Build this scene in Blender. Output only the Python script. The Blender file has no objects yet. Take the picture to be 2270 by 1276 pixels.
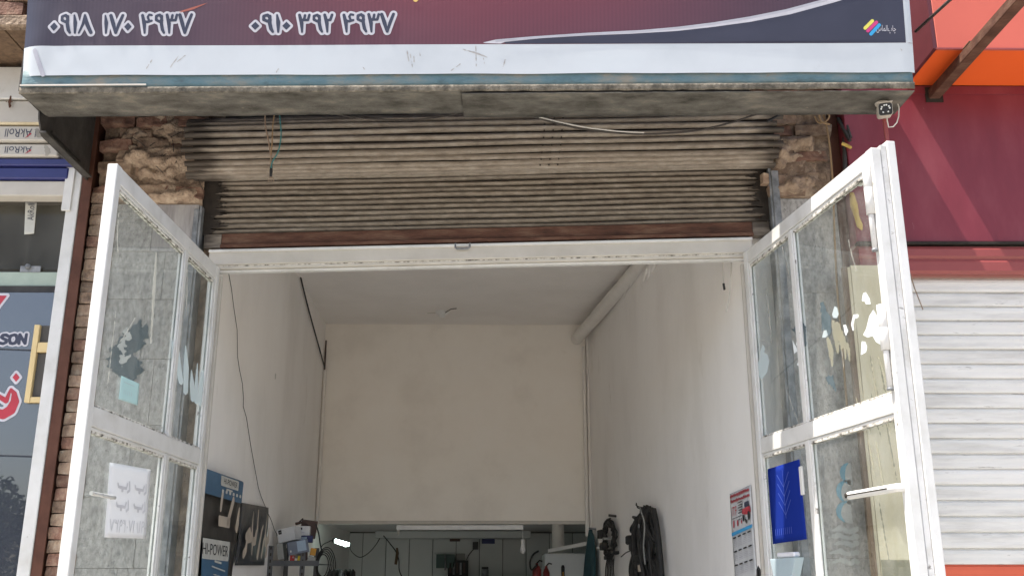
import bpy, bmesh, math, random
import numpy as np
from mathutils import Vector, Matrix, noise

random.seed(7)
SC = bpy.context.scene
COL = SC.collection
R = math.radians

# ------------------------------------------------------------------ camera, sky, sun, exposure
CAM = Vector((0.0, -5.4, 1.6)); YAW = R(0.6); PITCH = R(16.4); FPX = 2200.0
cam_data = bpy.data.cameras.new('camera'); cam = bpy.data.objects.new('camera', cam_data); COL.objects.link(cam)
cam.location = CAM; cam.rotation_euler = (R(90) + PITCH, 0, -YAW)
cam_data.sensor_width = 36.0; cam_data.lens = 36.0 * FPX / 2270.0; cam_data.clip_end = 500
SC.camera = cam

SUN = Vector((-0.38, -0.155, 0.91)).normalized()
world = bpy.data.worlds.new('World'); SC.world = world; world.use_nodes = True
wn = world.node_tree.nodes; wl = world.node_tree.links
sky = wn.new('ShaderNodeTexSky'); sky.sky_type = 'NISHITA'; sky.sun_disc = False
sky.sun_elevation = math.asin(SUN.z); sky.sun_rotation = math.atan2(SUN.x, SUN.y)
sky.dust_density = 3.0; sky.ozone_density = 0.6
wn['Background'].inputs[1].default_value = 0.13
wl.new(sky.outputs[0], wn['Background'].inputs[0])
sun_data = bpy.data.lights.new('sun', 'SUN'); sun_data.energy = 4.0; sun_data.angle = R(0.5); sun_data.color = (1.0, 0.95, 0.87)
sun = bpy.data.objects.new('sun', sun_data); COL.objects.link(sun)
sun.rotation_euler = SUN.to_track_quat('Z', 'Y').to_euler(); sun.location = SUN * 30
SC.view_settings.view_transform = 'Standard'; SC.view_settings.look = 'None'
SC.view_settings.exposure = 1.3; SC.view_settings.gamma = 1.0
SC.cycles.max_bounces = 16; SC.cycles.diffuse_bounces = 8; SC.cycles.transparent_max_bounces = 16

# ------------------------------------------------------------------ photograph measurements -> metres
FW = Vector((math.sin(YAW) * math.cos(PITCH), math.cos(YAW) * math.cos(PITCH), math.sin(PITCH)))
RT = Vector((math.cos(YAW), -math.sin(YAW), 0)); UP = RT.cross(FW)
def ray(x, y): return FW + RT * ((x - 1135) / FPX) + UP * ((638 - y) / FPX)
def aY(x, y, Y):
    d = ray(x, y); return CAM + d * ((Y - CAM.y) / d.y)
def aZ(x, y, Z):
    d = ray(x, y); return CAM + d * ((Z - CAM.z) / d.z)
class Frame:
    """a flat surface: origin, u (along), v (up), n (towards the viewer)"""
    def __init__(s, O, U, V):
        s.O = Vector(O); s.U = Vector(U).normalized(); V = Vector(V); s.V = (V - s.U * V.dot(s.U)).normalized(); s.N = s.U.cross(s.V)
    def px(s, x, y):
        d = ray(x, y); p = CAM + d * ((s.O - CAM).dot(s.N) / d.dot(s.N)) - s.O
        return (p.dot(s.U), p.dot(s.V))
    def pxs(s, pts): return [s.px(*p) for p in pts]
    def pt(s, u, v, n=0.0): return s.O + s.U * u + s.V * v + s.N * n

# ------------------------------------------------------------------ scene graph helpers
WM = {}
def thing(name, label, cat, loc=(0, 0, 0), rotz=0.0, group=None):
    o = bpy.data.objects.new(name, None); COL.objects.link(o); o.empty_display_size = 0.1
    o.location = loc; o.rotation_euler = (0, 0, rotz)
    WM[o.name] = Matrix.Translation(Vector(loc)) @ Matrix.Rotation(rotz, 4, 'Z')
    return tag(o, label, cat, group)
def tag(o, label, cat, group=None):
    o['label'] = label; o['category'] = cat
    if group: o['group'] = group
    return o
def kind(o, k): o['kind'] = k; return o

class MB:
    def __init__(s): s.v = []; s.f = []; s.smooth = []
    def add(s, vs, fs, smooth=False):
        b = len(s.v); s.v += [tuple(p) for p in vs]; s.f += [tuple(i + b for i in f) for f in fs]; s.smooth += [smooth] * len(fs); return s
    def hexa(s, p):
        return s.add(p, [(0, 3, 2, 1), (4, 5, 6, 7), (0, 1, 5, 4), (1, 2, 6, 5), (2, 3, 7, 6), (3, 0, 4, 7)])
    def box(s, x0, x1, y0, y1, z0, z1, k=0.0):
        return s.hexa([(x0, y0, z0 + k * x0), (x1, y0, z0 + k * x1), (x1, y1, z0 + k * x1), (x0, y1, z0 + k * x0),
                       (x0, y0, z1 + k * x0), (x1, y0, z1 + k * x1), (x1, y1, z1 + k * x1), (x0, y1, z1 + k * x0)])
    def fbox(s, fr, u0, u1, v0, v1, n0, n1):
        return s.hexa([fr.pt(u0, v0, n1), fr.pt(u1, v0, n1), fr.pt(u1, v0, n0), fr.pt(u0, v0, n0),
                       fr.pt(u0, v1, n1), fr.pt(u1, v1, n1), fr.pt(u1, v1, n0), fr.pt(u0, v1, n0)])
    def prism(s, pts_a, pts_b):
        n = len(pts_a)
        return s.add(list(pts_a) + list(pts_b), [tuple(range(n))[::-1], tuple(range(n, 2 * n))] + [(i, (i + 1) % n, n + (i + 1) % n, n + i) for i in range(n)])
    def tube(s, path, r, n=8, cap=True):
        path = [Vector(p) for p in path]; rs = r if isinstance(r, (list, tuple)) else [r] * len(path)
        vs = []; fs = []; prev = None
        for i, p in enumerate(path):
            t = (path[min(i + 1, len(path) - 1)] - path[max(i - 1, 0)])
            if t.length < 1e-9: t = Vector((0, 0, 1))
            t.normalize()
            if prev is None: a = t.orthogonal().normalized()
            else:
                a = prev - t * prev.dot(t); a = a.normalized() if a.length > 1e-6 else t.orthogonal().normalized()
            prev = a; b = t.cross(a)
            for k in range(n):
                an = 2 * math.pi * k / n; vs.append(p + (a * math.cos(an) + b * math.sin(an)) * rs[i])
        m = len(path)
        for i in range(m - 1):
            for k in range(n):
                fs.append((i * n + k, i * n + (k + 1) % n, (i + 1) * n + (k + 1) % n, (i + 1) * n + k))
        s.add(vs, fs, True)
        if cap: s.add(vs[:n], [tuple(range(n))[::-1]]); s.add(vs[-n:], [tuple(range(n))])
        return s
    def grid(s, fn, nu, nv, smooth=True):
        vs = [fn(i / nu, j / nv) for j in range(nv + 1) for i in range(nu + 1)]
        fs = [(j * (nu + 1) + i, j * (nu + 1) + i + 1, (j + 1) * (nu + 1) + i + 1, (j + 1) * (nu + 1) + i) for j in range(nv) for i in range(nu)]
        return s.add(vs, fs, smooth)
    def lathe(s, prof, o, ax=(0, 0, 1), n=16):
        ax = Vector(ax).normalized(); a = ax.orthogonal().normalized(); b = ax.cross(a); o = Vector(o); vs = []; fs = []
        for r, h in prof:
            for k in range(n):
                an = 2 * math.pi * k / n; vs.append(o + ax * h + (a * math.cos(an) + b * math.sin(an)) * r)
        for i in range(len(prof) - 1):
            for k in range(n): fs.append((i * n + k, i * n + (k + 1) % n, (i + 1) * n + (k + 1) % n, (i + 1) * n + k))
        return s.add(vs, fs, True)
    def build(s, name, m, parent=None, bevel=0.0, local=False, solid=0.0):
        me = bpy.data.meshes.new(name)
        vs = s.v
        if parent is not None and not local:
            inv = WM[parent.name].inverted(); vs = [tuple(inv @ Vector(p)) for p in vs]
        me.from_pydata(vs, [], s.f); me.polygons.foreach_set('use_smooth', s.smooth)
        if bevel > 0:
            bm = bmesh.new(); bm.from_mesh(me)
            bmesh.ops.bevel(bm, geom=list(bm.edges), offset=bevel, segments=1, affect='EDGES', clamp_overlap=True)
            bm.to_mesh(me); bm.free()
        me.update()
        me.materials.append(m)
        o = bpy.data.objects.new(name, me); COL.objects.link(o)
        if parent is not None:
            o.parent = parent; WM[o.name] = WM[parent.name].copy()
        else: WM[o.name] = Matrix.Identity(4)
        if solid:
            md = o.modifiers.new('thickness', 'SOLIDIFY'); md.thickness = solid; md.offset = -1
        return o
def rebase(o):
    """put a single-mesh thing's origin at its base"""
    co = np.array([v.co[:] for v in o.data.vertices]); c = Vector(((co[:, 0].min() + co[:, 0].max()) / 2, (co[:, 1].min() + co[:, 1].max()) / 2, co[:, 2].min()))
    o.data.transform(Matrix.Translation(-c)); o.location = c; WM[o.name] = Matrix.Translation(c); return o
def put(mb, name, m, label, cat, group=None, bevel=0.0, solid=0.0):
    o = mb.build(name, m, None, bevel=bevel, solid=solid); rebase(o); return tag(o, label, cat, group)

# ------------------------------------------------------------------ flat print and lettering: shapes -> thin meshes
def field(shapes, X, Y):
    F = np.full(X.shape, 1e9)
    for sh in shapes:
        if sh[0] == 's':
            pts = sh[1]; r = sh[2] if isinstance(sh[2], (list, tuple)) else [sh[2]] * len(pts)
            for i in range(len(pts) - 1):
                ax, ay = pts[i]; bx, by = pts[i + 1]; dx, dy = bx - ax, by - ay; L = dx * dx + dy * dy + 1e-12
                t = np.clip(((X - ax) * dx + (Y - ay) * dy) / L, 0, 1)
                F = np.minimum(F, np.hypot(X - ax - t * dx, Y - ay - t * dy) - (r[i] + (r[i + 1] - r[i]) * t))
        else:
            pts = sh[1]; n = len(pts); d = np.full(X.shape, 1e9); ins = np.zeros(X.shape, bool)
            for i in range(n):
                ax, ay = pts[i]; bx, by = pts[(i + 1) % n]; dx, dy = bx - ax, by - ay; L = dx * dx + dy * dy + 1e-12
                t = np.clip(((X - ax) * dx + (Y - ay) * dy) / L, 0, 1)
                d = np.minimum(d, np.hypot(X - ax - t * dx, Y - ay - t * dy))
                c = ((ay > Y) != (by > Y)) & (X < dx * (Y - ay) / (dy if abs(dy) > 1e-12 else 1e-12) + ax); ins ^= c
            F = np.minimum(F, np.where(ins, -d, d))
    return F
def decal(name, shapes, fr, m, parent, n=0.002, h=0.003, grow=0.0, hole=None, rough=0.0):
    P = []
    for sh in shapes:
        rr = 0 if sh[0] != 's' else (max(sh[2]) if isinstance(sh[2], (list, tuple)) else sh[2])
        for p in sh[1]: P += [(p[0] - rr, p[1] - rr), (p[0] + rr, p[1] + rr)]
    P = np.array(P); lo = P.min(0) - grow - 2 * h; hi = P.max(0) + grow + 2 * h
    xs = np.arange(lo[0], hi[0] + h, h); ys = np.arange(lo[1], hi[1] + h, h); X, Y = np.meshgrid(xs, ys)
    F = field(shapes, X, Y) - grow
    if hole: F = np.maximum(F, -field(hole, X, Y))
    if rough:
        for j in range(F.shape[0]):
            for i in range(F.shape[1]):
                if abs(F[j, i]) < 4 * rough: F[j, i] += rough * noise.noise((X[j, i] * 60, Y[j, i] * 60, 3.1))
    F = np.where(np.abs(F) < 1e-6, 1e-6, F)
    vs = []; fs = []; idx = {}
    def vid(key, p):
        if key not in idx: idx[key] = len(vs); vs.append(p)
        return idx[key]
    ins = F < 0
    ny, nx = F.shape
    for j in range(ny - 1):
        i = 0
        while i < nx - 1:
            c = (ins[j, i], ins[j, i + 1], ins[j + 1, i + 1], ins[j + 1, i])
            if all(c):
                k = i
                while k + 1 < nx - 1 and ins[j, k + 2] and ins[j + 1, k + 2]: k += 1
                fs.append((vid((j, i), (xs[i], ys[j])), vid((j, k + 1), (xs[k + 1], ys[j])), vid((j + 1, k + 1), (xs[k + 1], ys[j + 1])), vid((j + 1, i), (xs[i], ys[j + 1]))))
                i = k + 1; continue
            if any(c):
                q = [(j, i), (j, i + 1), (j + 1, i + 1), (j + 1, i)]; poly = []
                for a in range(4):
                    A = q[a]; B = q[(a + 1) % 4]
                    if ins[A]: poly.append(vid(A, (xs[A[1]], ys[A[0]])))
                    if ins[A] != ins[B]:
                        t = F[A] / (F[A] - F[B]); key = tuple(sorted((A, B))) + ('e',)
                        poly.append(vid(key, (xs[A[1]] + t * (xs[B[1]] - xs[A[1]]), ys[A[0]] + t * (ys[B[0]] - ys[A[0]]))))
                if len(poly) >= 3: fs.append(tuple(poly))
            i += 1
    mb = MB(); mb.add([fr.pt(u, v, n) for u, v in vs], fs)
    return mb.build(name, m, parent)
def text_verts(body):
    c = bpy.data.curves.new('t', 'FONT'); c.body = body; c.resolution_u = 4
    o = bpy.data.objects.new('t', c); COL.objects.link(o); bpy.context.view_layer.update()
    me = bpy.data.meshes.new_from_object(o.evaluated_get(bpy.context.evaluated_depsgraph_get()))
    v = np.array([p.co[:2] for p in me.vertices]); f = [tuple(p.vertices) for p in me.polygons]
    bpy.data.objects.remove(o); bpy.data.curves.remove(c); bpy.data.meshes.remove(me)
    v -= v.min(0); v /= v.max(0); return v, f
def text_quad(name, body, fr, quad, m, parent, n=0.003, mirror=False):
    """lettering stretched over a quad (u,v): bottom-left, bottom-right, top-right, top-left"""
    v, f = text_verts(body)
    if mirror: v[:, 0] = 1 - v[:, 0]
    q = np.array(quad); out = []
    for a, b in v:
        p = q[0] * (1 - a) * (1 - b) + q[1] * a * (1 - b) + q[2] * a * b + q[3] * (1 - a) * b; out.append(fr.pt(p[0], p[1], n))
    mb = MB(); mb.add(out, f); return mb.build(name, m, parent)

# ------------------------------------------------------------------ procedural materials
def lin(c):
    return tuple(((x / 255) / 12.92 if x / 255 <= 0.04045 else ((x / 255 + 0.055) / 1.055) ** 2.4) for x in c) + (1,)
def pm(name, cols, scale=6.0, rough=0.65, bump=0.0, bscale=None, metal=0.0, detail=6.0, rand=0.0, stretch=(1, 1, 1), spec=0.4, contrast=(0.3, 0.7), bdist=0.01, speck=None, emit=None):
    m = bpy.data.materials.new(name); m.use_nodes = True; nt = m.node_tree; N = nt.nodes; L = nt.links
    b = N['Principled BSDF']; b.inputs['Roughness'].default_value = rough; b.inputs['Metallic'].default_value = metal; b.inputs['Specular IOR Level'].default_value = spec
    tc = N.new('ShaderNodeTexCoord'); mp = N.new('ShaderNodeMapping'); mp.inputs['Scale'].default_value = stretch
    oi = N.new('ShaderNodeObjectInfo')
    va = N.new('ShaderNodeVectorMath'); va.operation = 'MULTIPLY_ADD'
    cb = N.new('ShaderNodeCombineXYZ')
    for i in range(3): L.new(oi.outputs['Random'], cb.inputs[i])
    L.new(cb.outputs[0], va.inputs[0]); va.inputs[1].default_value = (37.0, 17.0, 53.0); L.new(tc.outputs['Object'], va.inputs[2])
    L.new(va.outputs[0], mp.inputs['Vector'])
    nz = N.new('ShaderNodeTexNoise'); nz.inputs['Scale'].default_value = scale; nz.inputs['Detail'].default_value = detail; nz.inputs['Roughness'].default_value = 0.62
    L.new(mp.outputs[0], nz.inputs['Vector'])
    cr = N.new('ShaderNodeValToRGB'); e = cr.color_ramp.elements
    k = len(cols); lo, hi = contrast
    e[0].position = lo; e[0].color = tuple(cols[0][:3]) + (1,)
    e[1].position = hi; e[1].color = tuple(cols[-1][:3]) + (1,)
    for i in range(1, k - 1):
        x = e.new(lo + (hi - lo) * i / (k - 1)); x.color = tuple(cols[i][:3]) + (1,)
    L.new(nz.outputs['Fac'], cr.inputs[0]); out = cr.outputs[0]
    if speck:
        col, th, ss = speck
        n2 = N.new('ShaderNodeTexNoise'); n2.inputs['Scale'].default_value = ss; n2.inputs['Detail'].default_value = 5; n2.inputs['Roughness'].default_value = 0.7
        L.new(mp.outputs[0], n2.inputs['Vector'])
        r2 = N.new('ShaderNodeValToRGB'); r2.color_ramp.elements[0].position = th; r2.color_ramp.elements[1].position = th + 0.08
        L.new(n2.outputs['Fac'], r2.inputs[0])
        mx = N.new('ShaderNodeMix'); mx.data_type = 'RGBA'; L.new(r2.outputs[0], mx.inputs['Factor']); L.new(out, mx.inputs['A']); mx.inputs['B'].default_value = tuple(col[:3]) + (1,); out = mx.outputs['Result']
    if rand:
        hs = N.new('ShaderNodeHueSaturation'); mr = N.new('ShaderNodeMapRange'); L.new(oi.outputs['Random'], mr.inputs['Value'])
        mr.inputs['To Min'].default_value = 1 - rand; mr.inputs['To Max'].default_value = 1 + rand
        L.new(mr.outputs[0], hs.inputs['Value']); L.new(out, hs.inputs['Color']); out = hs.outputs[0]
    L.new(out, b.inputs['Base Color'])
    if emit:
        b.inputs['Emission Color'].default_value = tuple(emit[0][:3]) + (1,); b.inputs['Emission Strength'].default_value = emit[1]
    if bump:
        nb = N.new('ShaderNodeTexNoise'); nb.inputs['Scale'].default_value = bscale or scale * 4; nb.inputs['Detail'].default_value = 8; L.new(mp.outputs[0], nb.inputs['Vector'])
        bp = N.new('ShaderNodeBump'); bp.inputs['Strength'].default_value = bump; bp.inputs['Distance'].default_value = bdist; L.new(nb.outputs['Fac'], bp.inputs['Height']); L.new(bp.outputs[0], b.inputs['Normal'])
    return m
def flat(name, c, rough=0.6, **k):
    c = tuple(c[:3]); return pm(name, [tuple(x * 0.88 for x in c), tuple(min(1, x * 1.06) for x in c)], scale=k.pop('scale', 14.0), rough=rough, **k)
def glass(name, tint=(0.93, 0.96, 0.95), dust=0.06, refl=1.0, film=None, filmamt=0.0):
    m = bpy.data.materials.new(name); m.use_nodes = True; nt = m.node_tree; N = nt.nodes; L = nt.links; N.remove(N['Principled BSDF'])
    out = N['Material Output']; tr = N.new('ShaderNodeBsdfTransparent'); tr.inputs[0].default_value = tint + (1,)
    gl = N.new('ShaderNodeBsdfGlossy'); gl.inputs['Roughness'].default_value = 0.01
    lw = N.new('ShaderNodeLayerWeight'); pw = N.new('ShaderNodeMath'); pw.operation = 'POWER'; pw.inputs[1].default_value = 5.0; L.new(lw.outputs['Facing'], pw.inputs[0])
    mu = N.new('ShaderNodeMath'); mu.operation = 'MULTIPLY_ADD'; mu.use_clamp = True; mu.inputs[1].default_value = 0.9 * min(refl, 1.0); mu.inputs[2].default_value = 0.04 * refl; L.new(pw.outputs[0], mu.inputs[0])
    m1 = N.new('ShaderNodeMixShader'); L.new(mu.outputs[0], m1.inputs[0]); L.new(gl.outputs[0], m1.inputs[2])
    base = tr.outputs[0]
    df = N.new('ShaderNodeBsdfDiffuse'); df.inputs[0].default_value = (0.62, 0.60, 0.56, 1)
    tc = N.new('ShaderNodeTexCoord'); mp = N.new('ShaderNodeMapping'); mp.inputs['Scale'].default_value = (1, 1, 0.35); L.new(tc.outputs['Object'], mp.inputs[0])
    nz = N.new('ShaderNodeTexNoise'); nz.inputs['Scale'].default_value = 7; nz.inputs['Detail'].default_value = 8; nz.inputs['Roughness'].default_value = 0.7; L.new(mp.outputs[0], nz.inputs['Vector'])
    mr = N.new('ShaderNodeMapRange'); mr.inputs['From Min'].default_value = 0.42; mr.inputs['From Max'].default_value = 0.75; mr.inputs['To Min'].default_value = dust * 0.35; mr.inputs['To Max'].default_value = dust * 2.2; L.new(nz.outputs['Fac'], mr.inputs['Value'])
    m2 = N.new('ShaderNodeMixShader'); L.new(mr.outputs[0], m2.inputs[0]); L.new(base, m2.inputs[1]); L.new(df.outputs[0], m2.inputs[2]); base = m2.outputs[0]
    if film:
        d2 = N.new('ShaderNodeBsdfDiffuse'); d2.inputs[0].default_value = tuple(film[:3]) + (1,); m3 = N.new('ShaderNodeMixShader'); m3.inputs[0].default_value = filmamt
        L.new(base, m3.inputs[1]); L.new(d2.outputs[0], m3.inputs[2]); base = m3.outputs[0]
    L.new(base, m1.inputs[1]); L.new(m1.outputs[0], out.inputs[0]); return m
def translucent(name, c, amt):
    m = bpy.data.materials.new(name); m.use_nodes = True; nt = m.node_tree; N = nt.nodes; L = nt.links; N.remove(N['Principled BSDF'])
    tr = N.new('ShaderNodeBsdfTransparent'); df = N.new('ShaderNodeBsdfDiffuse'); tl = N.new('ShaderNodeBsdfTranslucent'); mx = N.new('ShaderNodeMixShader'); my = N.new('ShaderNodeMixShader')
    df.inputs[0].default_value = tuple(c[:3]) + (1,); tl.inputs[0].default_value = tuple(c[:3]) + (1,)
    my.inputs[0].default_value = 0.45; L.new(df.outputs[0], my.inputs[1]); L.new(tl.outputs[0], my.inputs[2])
    mx.inputs[0].default_value = amt; L.new(tr.outputs[0], mx.inputs[1]); L.new(my.outputs[0], mx.inputs[2]); L.new(mx.outputs[0], N['Material Output'].inputs[0]); return m

M = {}
M['plaster'] = pm('plaster_paint', [(0.76, 0.735, 0.70), (0.83, 0.805, 0.775), (0.86, 0.84, 0.81)], 1.6, 0.85, 0.45, 5, bdist=0.02, stretch=(1, 1, 0.45), speck=((0.73, 0.70, 0.66), 0.63, 3.5))
M['ceiling'] = pm('ceiling_paint', [(0.75, 0.72, 0.685), (0.83, 0.80, 0.77)], 1.6, 0.9, 0.2, 8, bdist=0.006)
M['mezz'] = pm('mezzanine_board', [(0.76, 0.715, 0.645), (0.83, 0.785, 0.715), (0.85, 0.81, 0.745)], 1.8, 0.85, 0.35, 5, bdist=0.015, speck=((0.77, 0.72, 0.65), 0.66, 4.5))
M['white'] = pm('white_gloss_paint', [(0.50, 0.49, 0.46), (0.60, 0.595, 0.575), (0.65, 0.645, 0.63)], 5, 0.42, 0.15, 40, speck=((0.22, 0.19, 0.15), 0.675, 24), bdist=0.003)
M['white_worn'] = pm('worn_white_paint', [(0.45, 0.44, 0.41), (0.58, 0.575, 0.56), (0.64, 0.635, 0.62)], 9, 0.45, 0.3, 60, speck=((0.10, 0.085, 0.07), 0.61, 18), bdist=0.003)
M['putty'] = pm('cracked_putty', [(0.05, 0.045, 0.04), (0.35, 0.33, 0.29), (0.62, 0.60, 0.56)], 34, 0.8, 0.6, 60, contrast=(0.36, 0.56))
M['cream_white'] = pm('cream_paint', [(0.44, 0.41, 0.36), (0.54, 0.51, 0.46)], 4, 0.5, 0.1, 30, speck=((0.2, 0.17, 0.14), 0.73, 20))
M['glass'] = glass('door_glass', dust=0.06, refl=0.75)
M['stone'] = pm('grey_stone', [(0.20, 0.19, 0.178), (0.34, 0.325, 0.305), (0.47, 0.45, 0.425)], 48, 0.6, 0.25, 90, rand=0.06, detail=9, stretch=(1, 1, 0.5), speck=((0.15, 0.142, 0.132), 0.58, 90), bdist=0.004)
M['stone_vein'] = pm('veined_stone', [(0.23, 0.21, 0.205), (0.34, 0.32, 0.31), (0.46, 0.43, 0.41)], 7, 0.55, 0.15, 40, rand=0.1, stretch=(5, 5, 0.6), bdist=0.004)
M['brick'] = pm('old_brick', [(0.12, 0.085, 0.062), (0.25, 0.17, 0.12), (0.33, 0.24, 0.17), (0.42, 0.34, 0.26)], 13, 0.92, 0.9, 45, rand=0.32, bdist=0.012, detail=9)
M['brick_red'] = pm('red_brick', [(0.11, 0.06, 0.045), (0.22, 0.12, 0.085), (0.33, 0.23, 0.165)], 13, 0.92, 0.9, 45, rand=0.3, bdist=0.012, detail=9)
M['mortar'] = pm('mud_mortar', [(0.09, 0.065, 0.05), (0.24, 0.175, 0.125), (0.40, 0.31, 0.225)], 16, 0.95, 1.0, 50, bdist=0.015, detail=9)
M['mudplaster'] = pm('crumbling_mud', [(0.13, 0.095, 0.07), (0.34, 0.25, 0.18), (0.47, 0.37, 0.275)], 20, 0.95, 1.0, 70, bdist=0.014, detail=9)
M['brown_steel'] = pm('brown_painted_steel', [(0.062, 0.026, 0.017), (0.095, 0.040, 0.026), (0.11, 0.049, 0.033)], 5, 0.6, 0.15, 40, spec=0.2, speck=((0.20, 0.15, 0.12), 0.75, 30))
M['rust'] = pm('rusty_brown_paint', [(0.058, 0.030, 0.021), (0.105, 0.050, 0.034), (0.16, 0.095, 0.065)], 12, 0.75, 0.3, 60, spec=0.2, stretch=(0.5, 1, 2))
M['dark_steel'] = pm('dark_steel', [(0.022, 0.020, 0.018), (0.045, 0.041, 0.037), (0.075, 0.07, 0.063)], 7, 0.55, 0.2, 40, speck=((0.2, 0.19, 0.17), 0.73, 22))
M['galv'] = pm('grey_galvanised', [(0.10, 0.105, 0.11), (0.2, 0.21, 0.22), (0.33, 0.33, 0.33)], 14, 0.5, 0.3, 50, metal=0.2)
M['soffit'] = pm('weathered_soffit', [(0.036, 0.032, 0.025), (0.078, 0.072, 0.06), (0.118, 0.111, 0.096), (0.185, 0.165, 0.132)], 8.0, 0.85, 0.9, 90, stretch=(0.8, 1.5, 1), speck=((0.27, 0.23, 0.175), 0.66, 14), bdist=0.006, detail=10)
M['soffit_edge'] = pm('chipped_edge', [(0.05, 0.045, 0.035), (0.13, 0.115, 0.09), (0.24, 0.21, 0.165)], 22, 0.85, 0.7, 70, speck=((0.09, 0.08, 0.06), 0.58, 40))
M['teal'] = pm('faded_teal', [(0.075, 0.115, 0.125), (0.10, 0.175, 0.20), (0.15, 0.20, 0.205), (0.24, 0.225, 0.185)], 6, 0.7, 0.3, 40, stretch=(1, 1, 2), contrast=(0.3, 0.68), speck=((0.2, 0.18, 0.145), 0.62, 18))
M['vinyl_white'] = pm('vinyl_white', [(0.49, 0.525, 0.555), (0.535, 0.57, 0.60), (0.55, 0.59, 0.62)], 2.0, 0.42, 0.10, 9, speck=((0.44, 0.46, 0.47), 0.68, 9), bdist=0.006)
M['navy'] = pm('navy_print', [(0.035, 0.036, 0.058), (0.045, 0.046, 0.072)], 3, 0.45, 0.05, 20)
M['ink_navy'] = flat('ink_navy', (0.04, 0.045, 0.075), 0.45)
M['ink_white'] = flat('ink_white', (0.54, 0.53, 0.57), 0.45)
M['ink_grey'] = flat('ink_grey', (0.42, 0.42, 0.47), 0.5)
M['ink_faint'] = flat('ink_faint', (0.58, 0.58, 0.61), 0.6)
M['ink_black'] = flat('ink_black', (0.02, 0.02, 0.024), 0.5)
M['ink_red'] = flat('ink_red', (0.42, 0.035, 0.055), 0.45)
M['ink_yellow'] = flat('ink_yellow', (0.72, 0.66, 0.12), 0.45)
M['ink_magenta'] = flat('ink_magenta', (0.56, 0.05, 0.2), 0.45)
M['ink_cyan'] = flat('ink_cyan', (0.04, 0.32, 0.62), 0.45)
M['ink_flare'] = flat('ink_flare', (0.36, 0.11, 0.08), 0.45)
M['ink_ochre'] = flat('ink_ochre', (0.62, 0.42, 0.13), 0.5)
M['scuff'] = pm('scuff_grey', [(0.30, 0.28, 0.27), (0.5, 0.49, 0.48)], 40, 0.7)
M['slat'] = pm('aged_shutter_steel', [(0.122, 0.096, 0.073), (0.225, 0.187, 0.148), (0.285, 0.245, 0.20), (0.345, 0.305, 0.258)], 9, 0.65, 0.25, 70, rand=0.10, stretch=(1.6, 1, 4), contrast=(0.2, 0.75), speck=((0.09, 0.07, 0.052), 0.64, 40), bdist=0.003)
def slat_grime(m, amt):
    nt = m.node_tree; N = nt.nodes; L = nt.links; b = N['Principled BSDF']; src = b.inputs['Base Color'].links[0].from_socket
    tc = N.new('ShaderNodeTexCoord'); sx = N.new('ShaderNodeSeparateXYZ'); L.new(tc.outputs['Object'], sx.inputs[0])
    nz = N.new('ShaderNodeTexNoise'); nz.inputs['Scale'].default_value = 5; nz.inputs['Detail'].default_value = 8; mp = N.new('ShaderNodeMapping'); mp.inputs['Scale'].default_value = (1.0, 1, 7); L.new(tc.outputs['Object'], mp.inputs[0]); L.new(mp.outputs[0], nz.inputs['Vector'])
    a = N.new('ShaderNodeMath'); a.operation = 'ADD'; a.inputs[1].default_value = 0.09; L.new(sx.outputs[0], a.inputs[0])
    b1 = N.new('ShaderNodeMath'); b1.operation = 'ABSOLUTE'; L.new(a.outputs[0], b1.inputs[0])
    c = N.new('ShaderNodeMath'); c.operation = 'MULTIPLY_ADD'; c.inputs[1].default_value = 0.55; L.new(nz.outputs['Fac'], c.inputs[0]); L.new(b1.outputs[0], c.inputs[2])
    mr = N.new('ShaderNodeMapRange'); mr.interpolation_type = 'SMOOTHSTEP'; mr.inputs['From Min'].default_value = 1.68; mr.inputs['From Max'].default_value = 1.93; mr.inputs['To Max'].default_value = 0.92; L.new(c.outputs[0], mr.inputs['Value'])
    # soot and dust blotches over the whole curtain
    n2 = N.new('ShaderNodeTexNoise'); n2.inputs['Scale'].default_value = 5.0; n2.inputs['Detail'].default_value = 9; n2.inputs['Roughness'].default_value = 0.7; L.new(mp.outputs[0], n2.inputs['Vector'])
    m2 = N.new('ShaderNodeMapRange'); m2.inputs['From Min'].default_value = 0.46; m2.inputs['From Max'].default_value = 0.68; m2.inputs['To Max'].default_value = amt; L.new(n2.outputs['Fac'], m2.inputs['Value'])
    mx0 = N.new('ShaderNodeMath'); mx0.operation = 'MAXIMUM'; L.new(mr.outputs[0], mx0.inputs[0]); L.new(m2.outputs[0], mx0.inputs[1])
    mx = N.new('ShaderNodeMix'); mx.data_type = 'RGBA'; L.new(mx0.outputs[0], mx.inputs['Factor']); L.new(src, mx.inputs['A']); mx.inputs['B'].default_value = (0.042, 0.032, 0.024, 1); L.new(mx.outputs['Result'], b.inputs['Base Color'])
M['slat_shaded_sooty'] = pm('shaded_sooty_steel', [(0.09, 0.070, 0.053), (0.17, 0.139, 0.108), (0.222, 0.188, 0.15), (0.30, 0.262, 0.216)], 9, 0.65, 0.25, 70, rand=0.10, stretch=(1.6, 1, 4), contrast=(0.2, 0.72), speck=((0.06, 0.046, 0.034), 0.63, 40), bdist=0.003)  # soot plus an overall darkening that stands for shade behind the drum
slat_grime(M['slat'], 0.22); slat_grime(M['slat_shaded_sooty'], 0.32)
M['grime'] = pm('shutter_grime', [(0.012, 0.009, 0.007), (0.035, 0.027, 0.02)], 20, 0.8)
M['black'] = pm('black_plastic', [(0.012, 0.012, 0.012), (0.028, 0.027, 0.026)], 12, 0.5)
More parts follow.
